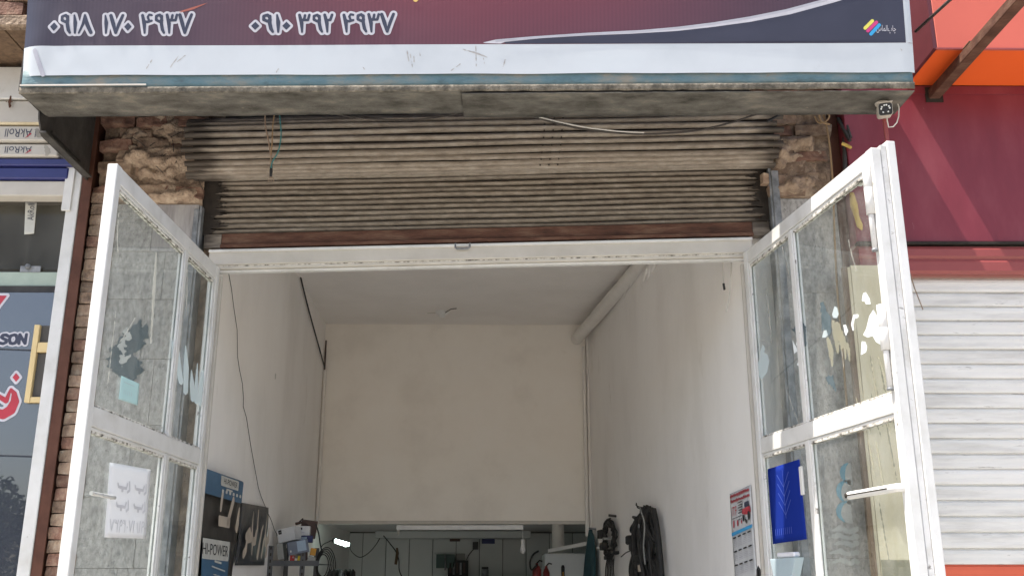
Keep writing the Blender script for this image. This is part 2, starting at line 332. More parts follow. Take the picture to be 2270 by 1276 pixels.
M['wire_tan'] = flat('wire_tan', (0.28, 0.2, 0.14)); M['wire_teal'] = flat('wire_teal', (0.06, 0.2, 0.2)); M['wire_white'] = flat('wire_white', (0.6, 0.58, 0.53)); M['wire_dark'] = flat('wire_dark', (0.05, 0.042, 0.036))
M['rope'] = flat('rope_tan', (0.3, 0.2, 0.11), 0.9)
M['maroon'] = pm('maroon_panel', [(0.155, 0.022, 0.032), (0.18, 0.026, 0.038), (0.21, 0.042, 0.054)], 3.0, 0.42, 0.10, 6, stretch=(1.5, 1, 0.5), speck=((0.30, 0.13, 0.135), 0.70, 22), bdist=0.006)
M['maroon_edge'] = flat('maroon_side', (0.10, 0.02, 0.026), 0.5)
M['salmon'] = pm('salmon_face', [(0.50, 0.105, 0.07), (0.55, 0.118, 0.08)], 1.5, 0.5)
M['orange'] = pm('orange_panel', [(0.76, 0.115, 0.02), (0.82, 0.13, 0.025)], 1.6, 0.5)
M['redtrim'] = pm('red_trim', [(0.235, 0.052, 0.048), (0.275, 0.063, 0.058)], 3, 0.4)
M['shutter_white'] = pm('white_shutter', [(0.55, 0.53, 0.495), (0.69, 0.67, 0.63), (0.74, 0.72, 0.68)], 5, 0.5, 0.15, 40, rand=0.045, stretch=(0.5, 1, 4), speck=((0.38, 0.355, 0.33), 0.63, 10))
M['shutter_orange'] = pm('orange_slat', [(0.60, 0.105, 0.05), (0.66, 0.125, 0.06)], 5, 0.45)
M['board_cream'] = pm('cream_board', [(0.50, 0.42, 0.27), (0.60, 0.52, 0.36), (0.64, 0.57, 0.42)], 4, 0.7, 0.15, 30, stretch=(2.5, 2.5, 0.5), speck=((0.3, 0.25, 0.15), 0.68, 20))
M['wood'] = pm('brown_wood', [(0.085, 0.052, 0.03), (0.19, 0.12, 0.07)], 6, 0.7, 0.3, 40, stretch=(6, 6, 0.5))
M['tape'] = flat('brown_tape', (0.42, 0.28, 0.13), 0.5)
M['foam_yellow'] = pm('yellow_foam', [(0.35, 0.22, 0.05), (0.6, 0.42, 0.12)], 15, 0.9, 0.6, 40)
M['window_film'] = glass('window_film', tint=(0.5, 0.53, 0.56), dust=0.03, refl=3.6, film=(0.06, 0.068, 0.085), filmamt=0.85)
M['window_clear'] = glass('transom_glass', tint=(0.75, 0.76, 0.72), dust=0.03, refl=0.3)
M['pale_green'] = pm('pale_green_paint', [(0.30, 0.37, 0.31), (0.40, 0.47, 0.40)], 6, 0.6, speck=((0.1, 0.1, 0.09), 0.66, 25))
M['blue_enamel'] = pm('blue_enamel', [(0.018, 0.022, 0.11), (0.028, 0.033, 0.15)], 2, 0.35)
M['frame_yellow'] = pm('yellow_frame', [(0.60, 0.46, 0.22), (0.68, 0.53, 0.28)], 5, 0.55)
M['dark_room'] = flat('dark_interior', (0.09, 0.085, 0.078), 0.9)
M['alcove'] = pm('panel_greygreen', [(0.63, 0.65, 0.635), (0.69, 0.71, 0.695)], 2.5, 0.6, 0.1, 20, rand=0.05)
M['floor'] = pm('shop_floor', [(0.52, 0.50, 0.47), (0.64, 0.62, 0.585)], 3, 0.7, 0.2, 20)
M['paving'] = pm('pavement_concrete', [(0.40, 0.38, 0.345), (0.47, 0.445, 0.40), (0.52, 0.495, 0.45)], 2, 0.9, 0.3, 30)
M['asphalt'] = pm('asphalt', [(0.06, 0.06, 0.06), (0.09, 0.088, 0.085)], 6, 0.9, 0.4, 80)
M['earth'] = pm('earth', [(0.25, 0.2, 0.15), (0.35, 0.29, 0.22)], 0.8, 0.95, 0.4, 20)
M['paper'] = translucent('paper_white', (0.76, 0.76, 0.78), 0.99)
M['paper_cyan'] = translucent('paper_cyan', (0.52, 0.66, 0.67), 0.99)
M['paper_blue'] = translucent('paper_blue', (0.022, 0.05, 0.34), 0.995)
M['sticker_ice'] = translucent('sticker_ice', (0.62, 0.70, 0.72), 0.82)
M['sticker_white'] = translucent('sticker_white', (0.85, 0.88, 0.89), 0.99)
M['sticker_dark'] = pm('sticker_dark', [(0.05, 0.075, 0.085), (0.10, 0.13, 0.145)], 25, 0.6)
M['sticker_olive'] = translucent('sticker_olive', (0.42, 0.40, 0.30), 0.62)
M['glue'] = translucent('glue_streak', (0.55, 0.53, 0.48), 0.5)
M['hp_blue'] = flat('sheet_blue', (0.045, 0.12, 0.21), 0.5); M['hp_black'] = pm('sheet_black', [(0.02, 0.018, 0.016), (0.05, 0.045, 0.04)], 9, 0.5)
M['hp_white'] = flat('sheet_white', (0.52, 0.52, 0.48), 0.6); M['letter_cream'] = flat('letter_cream', (0.5, 0.43, 0.35), 0.7)
M['plastic_grey'] = pm('dark_plastic_sheet', [(0.028, 0.029, 0.031), (0.06, 0.062, 0.066)], 6, 0.4, 0.3, 12)
M['card_white'] = flat('carton_white', (0.56, 0.57, 0.58)); M['card_blue'] = flat('carton_blue', (0.13, 0.15, 0.19)); M['card_lid'] = flat('carton_label', (0.30, 0.38, 0.47)); M['card_brown'] = flat('carton_brown', (0.07, 0.04, 0.032)); M['card_grey'] = flat('carton_grey', (0.28, 0.28, 0.26))
M['red'] = flat('red_plastic', (0.45, 0.03, 0.03)); M['yellow'] = flat('yellow_plastic', (0.55, 0.42, 0.03)); M['amber'] = flat('amber_plastic', (0.5, 0.24, 0.03)); M['navy_card'] = flat('navy_card', (0.03, 0.035, 0.11))
M['rack'] = flat('rack_steel', (0.09, 0.092, 0.095), 0.5)
M['pvc'] = pm('painted_pipe', [(0.66, 0.63, 0.585), (0.74, 0.71, 0.665)], 5, 0.6, 0.1, 30)
M['harness'] = pm('harness_black', [(0.010, 0.0095, 0.009), (0.03, 0.028, 0.026)], 20, 0.6)
M['cloth'] = pm('petrol_cloth', [(0.018, 0.05, 0.06), (0.03, 0.075, 0.085)], 6, 0.9, 0.3, 30)
M['lamp_on'] = pm('lit_tube', [(0.8, 0.9, 0.85), (0.85, 0.95, 0.9)], 3, 0.4, emit=((0.78, 1.0, 0.9), 16.0))
M['bulb'] = flat('bulb_white', (0.7, 0.7, 0.68), 0.35)
M['led'] = flat('led_white', (0.75, 0.75, 0.72), 0.3); M['cctv_white'] = flat('cctv_cream', (0.55, 0.50, 0.43), 0.5)
M['extinguisher'] = flat('extinguisher_red', (0.22, 0.025, 0.02), 0.35)
M['green_box'] = flat('green_box', (0.05, 0.10, 0.085), 0.5)
M['leaf'] = pm('leaf_green', [(0.03, 0.06, 0.02), (0.06, 0.10, 0.03)], 9, 0.6); M['bark'] = pm('bark', [(0.08, 0.06, 0.045), (0.14, 0.11, 0.08)], 10, 0.9)
M['wheat_print'] = flat('faint_blue_print', (0.06, 0.11, 0.5), 0.5)
M['paint_blue'] = flat('stencil_blue', (0.10, 0.33, 0.44), 0.7); M['paint_white'] = flat('stencil_white', (0.46, 0.46, 0.44), 0.8)
M['plug_white'] = flat('white_plastic', (0.72, 0.72, 0.76), 0.4)
M['holder'] = translucent('pale_plastic', (0.55, 0.64, 0.68), 0.97)

def banner_mat():
    """the banner's print: maroon glow fading to dusk violet and navy at the end"""
    m = pm('banner_print', [(0.9, 0.9, 0.9), (1, 1, 1)], 3, 0.45, 0.12, 7, bdist=0.012); nt = m.node_tree; N = nt.nodes; L = nt.links; b = N['Principled BSDF']
    tc = N.new('ShaderNodeTexCoord'); sx = N.new('ShaderNodeSeparateXYZ'); L.new(tc.outputs['Object'], sx.inputs[0])
    r = N.new('ShaderNodeValToRGB'); e = r.color_ramp.elements
    e[0].position = 0.0; e[0].color = (0.030, 0.030, 0.052, 1); e[1].position = 1.0; e[1].color = (0.065, 0.04, 0.062, 1)
    for p, c in ((0.05, (0.062, 0.048, 0.068)), (0.2, (0.085, 0.048, 0.068)), (0.36, (0.10, 0.042, 0.060)), (0.52, (0.118, 0.038, 0.056)), (0.66, (0.10, 0.040, 0.060)), (0.8, (0.075, 0.04, 0.06))):
        x = e.new(p); x.color = c + (1,)
    mr = N.new('ShaderNodeMapRange'); mr.inputs['From Min'].default_value = 0.0; mr.inputs['From Max'].default_value = 4.4; L.new(sx.outputs[0], mr.inputs['Value'])
    nz = N.new('ShaderNodeTexNoise'); nz.inputs['Scale'].default_value = 1.3; L.new(tc.outputs['Object'], nz.inputs['Vector'])
    ad = N.new('ShaderNodeMath'); ad.operation = 'MULTIPLY_ADD'; ad.inputs[1].default_value = 0.12; L.new(nz.outputs['Fac'], ad.inputs[0]); L.new(mr.outputs[0], ad.inputs[2])
    sb = N.new('ShaderNodeMath'); sb.operation = 'SUBTRACT'; sb.inputs[1].default_value = 0.06; L.new(ad.outputs[0], sb.inputs[0]); L.new(sb.outputs[0], r.inputs[0])
    # brighter red towards the top of the print
    m2 = N.new('ShaderNodeMapRange'); m2.inputs['From Min'].default_value = 0.12; m2.inputs['From Max'].default_value = 0.55; L.new(sx.outputs[2], m2.inputs['Value'])
    g = N.new('ShaderNodeMath'); g.operation = 'MULTIPLY'; g.inputs[1].default_value = 0.65; L.new(m2.outputs[0], g.inputs[0])
    hot = N.new('ShaderNodeMix'); hot.data_type = 'RGBA'; hot.inputs['B'].default_value = (0.22, 0.038, 0.055, 1)
    bell = N.new('ShaderNodeMapRange'); bell.interpolation_type = 'SMOOTHSTEP'
    ab = N.new('ShaderNodeMath'); ab.operation = 'SUBTRACT'; ab.inputs[1].default_value = 2.25; L.new(sx.outputs[0], ab.inputs[0])
    a2 = N.new('ShaderNodeMath'); a2.operation = 'ABSOLUTE'; L.new(ab.outputs[0], a2.inputs[0]); L.new(a2.outputs[0], bell.inputs['Value'])
    bell.inputs['From Min'].default_value = 1.7; bell.inputs['From Max'].default_value = 0.2
    g2 = N.new('ShaderNodeMath'); g2.operation = 'MULTIPLY'; L.new(g.outputs[0], g2.inputs[0]); L.new(bell.outputs[0], g2.inputs[1])
    L.new(g2.outputs[0], hot.inputs['Factor']); L.new(r.outputs[0], hot.inputs['A'])
    # fine vertical ribs of the sheet
    wv = N.new('ShaderNodeTexWave'); wv.inputs['Scale'].default_value = 16.0; wv.inputs['Distortion'].default_value = 0.3; L.new(tc.outputs['Object'], wv.inputs['Vector'])
    m3 = N.new('ShaderNodeMapRange'); m3.inputs['To Min'].default_value = 0.90; m3.inputs['To Max'].default_value = 1.0; L.new(wv.outputs['Fac'], m3.inputs['Value'])
    vm = N.new('ShaderNodeVectorMath'); vm.operation = 'SCALE'; L.new(hot.outputs['Result'], vm.inputs[0]); L.new(m3.outputs[0], vm.inputs['Scale'])
    L.new(vm.outputs[0], b.inputs['Base Color']); return m
M['banner'] = banner_mat()

# ================================================================== SETTING
def struct(mb, name, m, **k): return kind(mb.build(name, m, **k), 'structure')
struct(MB().box(-200, 200, -200, 200, -1.0, -0.16), 'ground', M['earth'])
struct(MB().box(-60, 60, -14, -6.5, -0.5, -0.10), 'road', M['asphalt'])
struct(MB().box(-60, 60, -6.5, 0.0, -0.5, 0.0), 'pavement', M['paving'], bevel=0.02)
LWX = lambda y: -1.78 - 0.024 * y
RWX = lambda y: 1.45 - 0.106 * y
struct(MB().prism([(LWX(0), 0.0, -0.1), (RWX(0), 0.0, -0.1), (RWX(8.4) + 0.3, 8.4, -0.1), (LWX(8.4) - 0.5, 8.4, -0.1)],
                  [(LWX(0), 0.0, 0.02), (RWX(0), 0.0, 0.02), (RWX(8.4) + 0.3, 8.4, 0.02), (LWX(8.4) - 0.5, 8.4, 0.02)]), 'floor', M['floor'])
def wallslab(x0, y0, x1, y1, z0, z1, th):
    d = Vector((x1 - x0, y1 - y0, 0)).normalized(); nrm = Vector((-d.y, d.x, 0)) * th
    a = [(x0, y0, z0), (x1, y1, z0), (x1 + nrm.x, y1 + nrm.y, z0), (x0 + nrm.x, y0 + nrm.y, z0)]
    return MB().prism(a, [(p[0], p[1], z1) for p in a])
wall_left = struct(wallslab(LWX(0.06), 0.06, LWX(5.095), 5.095, 0, 4.6, 0.2), 'wall_left', M['plaster'])
wall_right = struct(wallslab(RWX(5.095), 5.095, RWX(0.06), 0.06, 0, 4.6, 0.2), 'wall_right', M['plaster'])
struct(MB().box(-2.3, 1.9, 0.06, 5.3, 4.25, 4.45), 'ceiling', M['ceiling'])
struct(MB().box(-2.42, 2.05, 0.10, 0.34, 3.47, 6.5), 'wall_front', M['plaster'])
mz = struct(MB().box(LWX(5) - 0.15, RWX(5) + 0.15, 5.0, 5.1, 2.165, 4.255), 'mezzanine_wall', M['mezz'])
struct(MB().box(-2.5, 1.4, 5.105, 8.4, 2.22, 2.32), 'alcove_ceiling', M['ceiling'])
struct(MB().box(-2.1, -2.02, 5.1, 8.3, 0, 2.22), 'alcove_wall_left', M['plaster'])
struct(MB().box(1.18, 1.26, 5.1, 8.3, 0, 2.22), 'alcove_wall_right', M['alcove'])
aw = struct(MB().box(-2.2, 1.3, 8.25, 8.4, 0, 2.22), 'alcove_wall_back', M['dark_room'])
LW = Frame((LWX(0), 0, 0), (-0.024, 1, 0), (0, 0, 1))
RW = Frame((RWX(0), 0, 0), (0.106, -1, 0), (0, 0, 1))
# trim under the mezzanine
MB().box(LWX(5) + 0.03, RWX(5) - 0.03, 4.985, 4.998, 2.15, 2.185).build('edge_strip', M['cream_white'], mz)
# panels of the alcove's back wall
for i in range(11):
    x0 = -2.15 + i * 0.31
    MB().box(x0 + 0.004, x0 + 0.306, 8.225, 8.248, 0.02, 2.205).build('panel', M['alcove'], aw, bevel=0.003)
AB = Frame((0, 8.22, 0), (1, 0, 0), (0, 0, 1))

# ================================================================== LEFT AND RIGHT PIERS
def brick_mesh(name, m, sx, sy, sz, amp, seed):
    bm = bmesh.new(); bmesh.ops.create_cube(bm, size=1.0)
    bmesh.ops.subdivide_edges(bm, edges=list(bm.edges), cuts=1, use_grid_fill=True)
    for v in bm.verts:
        c = v.co.copy(); k = 0.5 - 0.018 * (abs(c.x) + abs(c.y) + abs(c.z) > 1.4)
        v.co = Vector((c.x * sx, c.y * sy, c.z * sz)) * (2 * k) + noise.noise_vector(c * 3.1 + Vector((seed * 7.3, seed, 0))) * amp
    me = bpy.data.meshes.new(name); bm.to_mesh(me); bm.free(); me.materials.append(m); return me
BM = [brick_mesh('brick', M['brick' if i % 3 else 'brick_red'], 0.20, 0.10, 0.062, 0.006, i) for i in range(6)]
BR = [brick_mesh('brick', M['brick' if i % 4 else 'brick_red'], 0.203, 0.12, 0.066, 0.014, 20 + i) for i in range(8)]
def lay(meshes, parent, x, y, z, sx=1.0, rz=0.0, ry=0.0):
    o = bpy.data.objects.new('brick', random.choice(meshes)); COL.objects.link(o); o.parent = parent
    p = WM[parent.name].inverted() @ Vector((x, y, z)); o.location = p; o.scale = (sx, 1, 1); o.rotation_euler = (0, ry, rz); return o
def rough_core(parent, x0, x1, y, z0, z1, amp, m, name, seed, n=(26, 40)):
    def fn(a, b):
        x = x0 + (x1 - x0) * a; z = z0 + (z1 - z0) * b
        h = noise.fractal(Vector((x * 6, z * 8, seed)), 1.0, 2.0, 5) * amp + noise.noise(Vector((x * 22, z * 26, seed))) * amp * 0.35
        edge = min(1, a * 6, (1 - a) * 6, b * 8, (1 - b) * 8)
        return (x + noise.noise(Vector((z * 9, seed, 1))) * 0.012, y - (h + amp * 0.5) * edge, z)
    return MB().grid(fn, *n).build(name, m, parent)

# --- left pier
lp = thing('brick_pier', 'rough crumbling brick pier with grey stone slabs beside the white-framed shop window', 'pier', (-1.95, 0.15, 0))
MB().box(-2.335, -1.74, -0.022, 0.055, 0, 6.2).build('core', M['mortar'], lp); MB().box(-1.7395, -1.66, 0.032, 0.055, 0, 6.2).build('core', M['mortar'], lp)
for k in range(56):
    z = 0.04 + k * 0.0665
    if z < 3.72:
        lay(BM, lp, -2.275 + random.uniform(-0.004, 0.004), -0.020 + random.uniform(-0.008, 0.004), z, 0.74, random.uniform(-0.05, 0.05), random.uniform(-0.02, 0.02))
z = 3.74; row = 0
while z < 4.72:
    xx = -2.34 + (0.1 if row % 2 else 0)
    while xx < -1.84:
        if random.random() < 0.88:
            lay(BR, lp, xx + 0.1 + random.uniform(-0.012, 0.012), 0.0 + random.uniform(-0.045, 0.02), z + random.uniform(-0.006, 0.006), random.uniform(0.85, 1.05), random.uniform(-0.16, 0.16), random.uniform(-0.07, 0.07))
        xx += 0.205
    z += 0.072; row += 1
rough_core(lp, -2.24, -1.725, -0.035, 3.66, 4.06, 0.085, M['mudplaster'], 'mud_patch', 3.3)
rough_core(lp, -2.27, -1.80, -0.035, 4.02, 4.55, 0.085, M['mudplaster'], 'mud_patch', 8.1)
rough_core(lp, -2.33, -1.74, -0.036, 3.66, 4.75, 0.022, M['mortar'], 'mortar_bed', 1.2, (40, 70))
# straw ends sticking out of the mud
st = MB()
for i in range(16):
    p = Vector((random.uniform(-2.1, -1.72), -0.07, random.uniform(3.85, 4.15))); d = Vector((random.uniform(-1, 1), random.uniform(-0.5, -0.1), random.uniform(-1, 0.6))).normalized() * random.uniform(0.05, 0.13)
    st.tube([p, p + d * 0.5 + Vector((0, 0, 0.01)), p + d], 0.0022, 5)
kind(st.build('straw', M['wire_dark'], lp), 'stuff')
def slab(parent, x0, x1, z0, z1, m, y=-0.06, t=0.075):
    MB().box(x0 + 0.0008, x1 - 0.0008, y + random.uniform(0, 0.003), y + t, z0 + 0.0008, z1 - 0.0008).build('stone_slab', m, parent, bevel=0.0012)
zz = [0, 0.42, 0.84, 1.26, 1.66, 2.02, 2.40, 2.76, 3.10, 3.38, 3.665]
for i in range(len(zz) - 1):
    xs = [-2.225, -1.98, -1.735] if i % 2 else [-2.225, -1.90, -1.735]
    if i == 9: xs = [-2.225, -1.99, -1.735]
    for j in range(2): slab(lp, xs[j], xs[j + 1], zz[i], zz[i + 1], M['stone_vein'] if (i == 9 and j == 1) else M['stone'])
# --- right pier
rp = thing('brick_pier', 'brick pier with grey stone slabs between the shutter and the maroon wall', 'pier', (1.8, 0.15, 0))
MB().box(1.56, 1.93, -0.022, 0.055, 0, 6.2).build('core', M['mortar'], rp)
z = 3.76; row = 0
while z < 4.72:
    xx = 1.56 - (0.05 if row % 2 else 0)
    while xx < 1.76:
        lay(BR, rp, xx + 0.1 + random.uniform(-0.012, 0.012), 0.0 + random.uniform(-0.03, 0.012), z + random.uniform(-0.005, 0.005), random.uniform(0.9, 1.06), random.uniform(-0.1, 0.1), random.uniform(-0.05, 0.05))
        xx += 0.21
    z += 0.076; row += 1
rough_core(rp, 1.565, 1.84, -0.045, 3.72, 4.12, 0.085, M['mudplaster'], 'mud_patch', 5.7, (22, 34)); rough_core(rp, 1.565, 1.93, -0.040, 3.70, 4.75, 0.022, M['mortar'], 'mortar_bed', 2.2, (30, 70))
for i in range(len(zz) - 1):
    k = 0.05
    if i % 2 == 0: slab(rp, 1.585, 1.93, zz[i] + k * (i > 0), zz[min(i + 2, 10)] + k, M['stone'])
# stencilled and peeling paint on the slabs
WL = Frame((-2.225, -0.0605, 0), (1, 0, 0), (0, 0, 1)); 
WR = Frame((1.585, -0.0605, 0), (1, 0, 0), (0, 0, 1))
def pst(fr, pts, w):
    # a brush stroke measured in the photograph, laid on a receding pane
    w = w if isinstance(w, list) else [w] * len(pts); P = [np.array(p, float) for p in pts]; L_ = []; R_ = []
    for i in range(len(P)):
        d = P[min(i + 1, len(P) - 1)] - P[max(i - 1, 0)]; d /= np.hypot(*d) + 1e-9; n_ = np.array([-d[1], d[0]]); L_.append(P[i] + n_ * w[i]); R_.append(P[i] - n_ * w[i])
    d0 = P[0] - P[1]; d0 /= np.hypot(*d0); d1 = P[-1] - P[-2]; d1 /= np.hypot(*d1)
    loop = [P[0] + d0 * w[0]] + L_ + [P[-1] + d1 * w[-1]] + R_[::-1]
    return ('p', [fr.px(*p) for p in loop])
def blot(fr, px, r, jag, seed):
    random.seed(seed); c = fr.px(*px); return ('p', [(c[0] + math.cos(a) * r * random.uniform(1 - jag, 1 + jag), c[1] + math.sin(a) * r * random.uniform(1 - jag, 1 + jag) * 1.3) for a in [i * math.pi / 9 for i in range(18)]])
for i, (x, y, r) in enumerate(((310, 740, 0.045), (296, 750, 0.05), (270, 765, 0.05), (255, 805, 0.05), (285, 820, 0.06), (262, 780, 0.03))):
    decal('peeling_sticker', [blot(WL, (x, y), r, 0.65, 50 + i)], WL, M['sticker_dark'], lp, n=0.0015 + 0.0006 * i, h=0.006, rough=0.01)
decal('peeling_sticker', [blot(WL, (283, 745), 0.03, 0.7, 71), blot(WL, (272, 770), 0.022, 0.7, 72), blot(WL, (280, 795), 0.025, 0.8, 73)], WL, M['paint_white'], lp, n=0.006, h=0.005, rough=0.01)
def arc(fr, px, rx, ry, a0, a1, k=9):
    c = fr.px(*px); return [(c[0] + rx * math.cos(R(a0 + (a1 - a0) * i / k)), c[1] + ry * math.sin(R(a0 + (a1 - a0) * i / k))) for i in range(k + 1)]
for i, (y, rx, ry) in enumerate(((1050, 0.05, 0.06), (1090, 0.07, 0.065), (1135, 0.07, 0.06))):
    a = arc(WR, (1888, y), rx, ry, 90, 270); decal('stencil_mark', [('p', a)], WR, M['paint_white'], rp, n=0.0015, h=0.005, rough=0.004)
    decal('stencil_mark', [('s', a[1:8], [0.004, 0.008, 0.013, 0.014, 0.012, 0.008, 0.004])], WR, M['paint_blue'], rp, n=0.0022, h=0.004)
for i, (y, x0) in enumerate(((1175, 1842), (1190, 1838), (1205, 1850), (1225, 1840), (1245, 1846))):
    pts = WR.pxs([(x0, y), (x0 + 20, y - 5), (x0 + 40, y + 3), (1898, y - 2)]); decal('stencil_mark', [('s', pts, [0.004, 0.014, 0.010, 0.016])], WR, M['paint_white'], rp, n=0.0015, h=0.005, rough=0.01)
random.seed(11)
for s1 in ([('s', WR.pxs([(1755, 640), (1765, 672), (1768, 685)]), 0.004), ('s', WR.pxs([(1778, 645), (1780, 690)]), 0.003), ('s', WR.pxs([(1740, 560), (1748, 600)]), 0.003), ('s', WR.pxs([(1770, 810), (1772, 850), (1776, 900), (1790, 930)]), 0.0028)]): decal('paint_streak', [s1], WR, M['paint_white'], rp, n=0.0015, h=0.003, rough=0.004)

# --- steel columns
def column(x0, x1, y0, y1, z1, label):
    t = thing('steel_column', label, 'column', ((x0 + x1) / 2, (y0 + y1) / 2, 0))
    mb = MB(); tf = 0.010
    MB().box(x0, x1, y0, y0 + tf, 0, z1).build('front_flange', M['brown_steel'], t)
    MB().box((x0 + x1) / 2 - 0.006, (x0 + x1) / 2 + 0.006, y0 + tf + 0.001, y1 - tf - 0.001, 0, z1).build('web', M['brown_steel'], t)
    MB().box(x0, x1, y1 - tf, y1, 0, z1).build('back_flange', M['brown_steel'], t)
    return t
PX0 = aY(151, 640, -0.11).x; PX1 = aY(173, 640, -0.11).x; SX0 = aY(197, 640, -0.06).x
column(PX0, PX1, -0.11, 0.05, 4.6, 'brown painted steel column between white window frame and brick strip')
column(1.935, 1.985, -0.05, 0.05, 4.6, 'narrow brown steel column between the stone slabs and the cream board')

# ================================================================== ROLLER SHUTTER
K = 0.028
rs = thing('roller_shutter', 'rusty beige corrugated roller shutter rolled up above the shop opening', 'shutter', (0, 0, 3.4))
def slat(prof, x0, x1, name='slat', mk='slat'):
    # prof: list of (y,z) front outline, given a small thickness backwards
    n = len(prof); back = [(y + 0.006, z) for y, z in prof][::-1]; loop = list(prof) + back; N = 14; vs = []; fs = []
    ph = random.uniform(0, 9)
    for i in range(N + 1):
        x = x0 + (x1 - x0) * i / N; w = 0.0025 * math.sin(x * 2.1 + ph) + 0.0018 * math.sin(x * 5.3 + ph * 2)
        for y, z in loop: vs.append((x, y, z + K * x + w))
    m = len(loop)
    for i in range(N):
        for k in range(m): fs.append((i * m + k, i * m + (k + 1) % m, (i + 1) * m + (k + 1) % m, (i + 1) * m + k))
    fs.append(tuple(range(m))[::-1]); fs.append(tuple(range(N * m, N * m + m)))
    mb = MB(); mb.add(vs, fs); return mb.build(name, M[mk], rs)
# hanging curtain
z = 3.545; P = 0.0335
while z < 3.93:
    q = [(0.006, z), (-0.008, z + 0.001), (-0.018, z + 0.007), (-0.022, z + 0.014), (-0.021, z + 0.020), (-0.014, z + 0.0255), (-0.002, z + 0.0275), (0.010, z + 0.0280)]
    slat(q, -1.70, 1.535, mk='slat_shaded_sooty'); z += P
# the drum above it
DC = (-0.12, 4.025); DR = 0.166; th = -122
while th < 72:
    step = 13.6 * random.uniform(0.84, 1.16); q = []
    for i in range(9):
        f_ = i / 8.0; a = R(180 - (th + step * 0.80 * f_)); rr = DR - 0.014 + 0.026 * math.sin(math.pi * (0.05 + 0.90 * f_)) ** 0.6
        q.append((DC[0] + rr * math.cos(a), DC[1] + rr * math.sin(a)))
    slat(q, -1.79 + random.uniform(-0.014, 0.014), 1.575 + random.uniform(-0.022, 0.022)); th += step
MB().tube([(-1.74, DC[0], DC[1] - K * 1.74), (1.54, DC[0], DC[1] + K * 1.54)], DR - 0.022, 28).build('barrel', M['grime'], rs)
# grime where the curtain runs into the guides
def grime_patch(x0, sgn, z0, z1, seed):
    pts = []; random.seed(seed)
    fr = Frame((0, -0.022, 3.7), (1, 0, K), (0, 0, 1)); strokes = []
    zz_ = z0
    while zz_ < z1:
        L = random.uniform(0.03, 0.15); strokes.append(('s', [(x0, zz_ - 3.7), (x0 + sgn * L, zz_ - 3.7)], [0.016, 0.002])); zz_ += random.uniform(0.010, 0.020)
    return strokes, fr
for x0, sg, a, b, sd in ((-1.715, 1, 3.555, 3.87, 4), (1.545, -1, 3.56, 3.87, 9)):
    s_, f_ = grime_patch(x0, sg, a, b, sd); decal('grime', s_, f_, M['grime'], rs, n=0.0005, h=0.006, rough=0.006)
random.seed(21)
# rivet holes of the joint in the drum
rv = 0
for r_ in range(8):
    for c_ in range(3):
        a = R(180 - (-70 + r_ * 13.6)); px_ = 0.215 + c_ * 0.05 + 0.004 * r_
        p = (px_, DC[0] + (DR + 0.011) * math.cos(a), DC[1] + (DR + 0.011) * math.sin(a) + K * px_)
        MB().lathe([(0.0, 0.003), (0.0045, 0.002), (0.0045, -0.006)], p, (0, math.cos(a), math.sin(a)), 8).build('rivet', M['grime'], rs)
bb = MB().box(-1.60, 1.44, -0.035, 0.03, 3.452, 3.542, K).build('bottom_bar', M['rust'], rs, bevel=0.004)
MB().box(-1.60, 1.44, -0.052, -0.036, 3.452, 3.470, K).build('flange', M['rust'], bb)
MB().box(-1.70, -1.602, -0.03, 0.028, 3.46, 3.54, K).build('end_plate', M['slat'], rs); MB().box(1.442, 1.54, -0.03, 0.028, 3.46, 3.54, K).build('end_plate', M['slat'], rs)
# D-shaped pull handles under the bar
hc = aY(1025, 546, -0.06)
MB().tube([(hc.x - 0.04, -0.05, hc.z + 0.02), (hc.x - 0.04, -0.062, hc.z - 0.008), (hc.x - 0.03, -0.066, hc.z - 0.016), (hc.x + 0.03, -0.066, hc.z - 0.014), (hc.x + 0.042, -0.062, hc.z - 0.004), (hc.x + 0.042, -0.05, hc.z + 0.022)], 0.006, 8).build('handle', M['galv'], bb)
hc = aY(1055, 533, -0.06)
MB().tube([(hc.x - 0.06, -0.036, hc.z), (hc.x - 0.05, -0.05, hc.z + 0.012), (hc.x + 0.05, -0.05, hc.z + 0.016), (hc.x + 0.075, -0.036, hc.z - 0.004)], 0.005, 8).build('handle', M['rust'], bb)
for x_, l in ((-1.728, -1), (1.548, 1)):
    g = MB().box(min(x_, x_ + 0.012), max(x_, x_ + 0.012), -0.07, 0.03, 0, 3.80 + K * x_ + (0.06 if l > 0 else -0.10)).build('guide', M['galv'], rs)
    MB().box(x_ - (0.03 if l < 0 else -0.013), x_ + (0.0 if l < 0 else 0.055) - 0.001, -0.078, -0.066, 0, 3.78 + K * x_ + (0.06 if l > 0 else -0.10)).build('guide_flange', M['galv'], rs, bevel=0.003)
# dark beam that carries the drum
bl = MB().box(-1.735, 1.57, 0.035, 0.095, 4.02, 4.52, K); put(bl, 'lintel_beam', M['dark_steel'], 'dark steel lintel beam above the rolled corrugated shutter', 'beam')

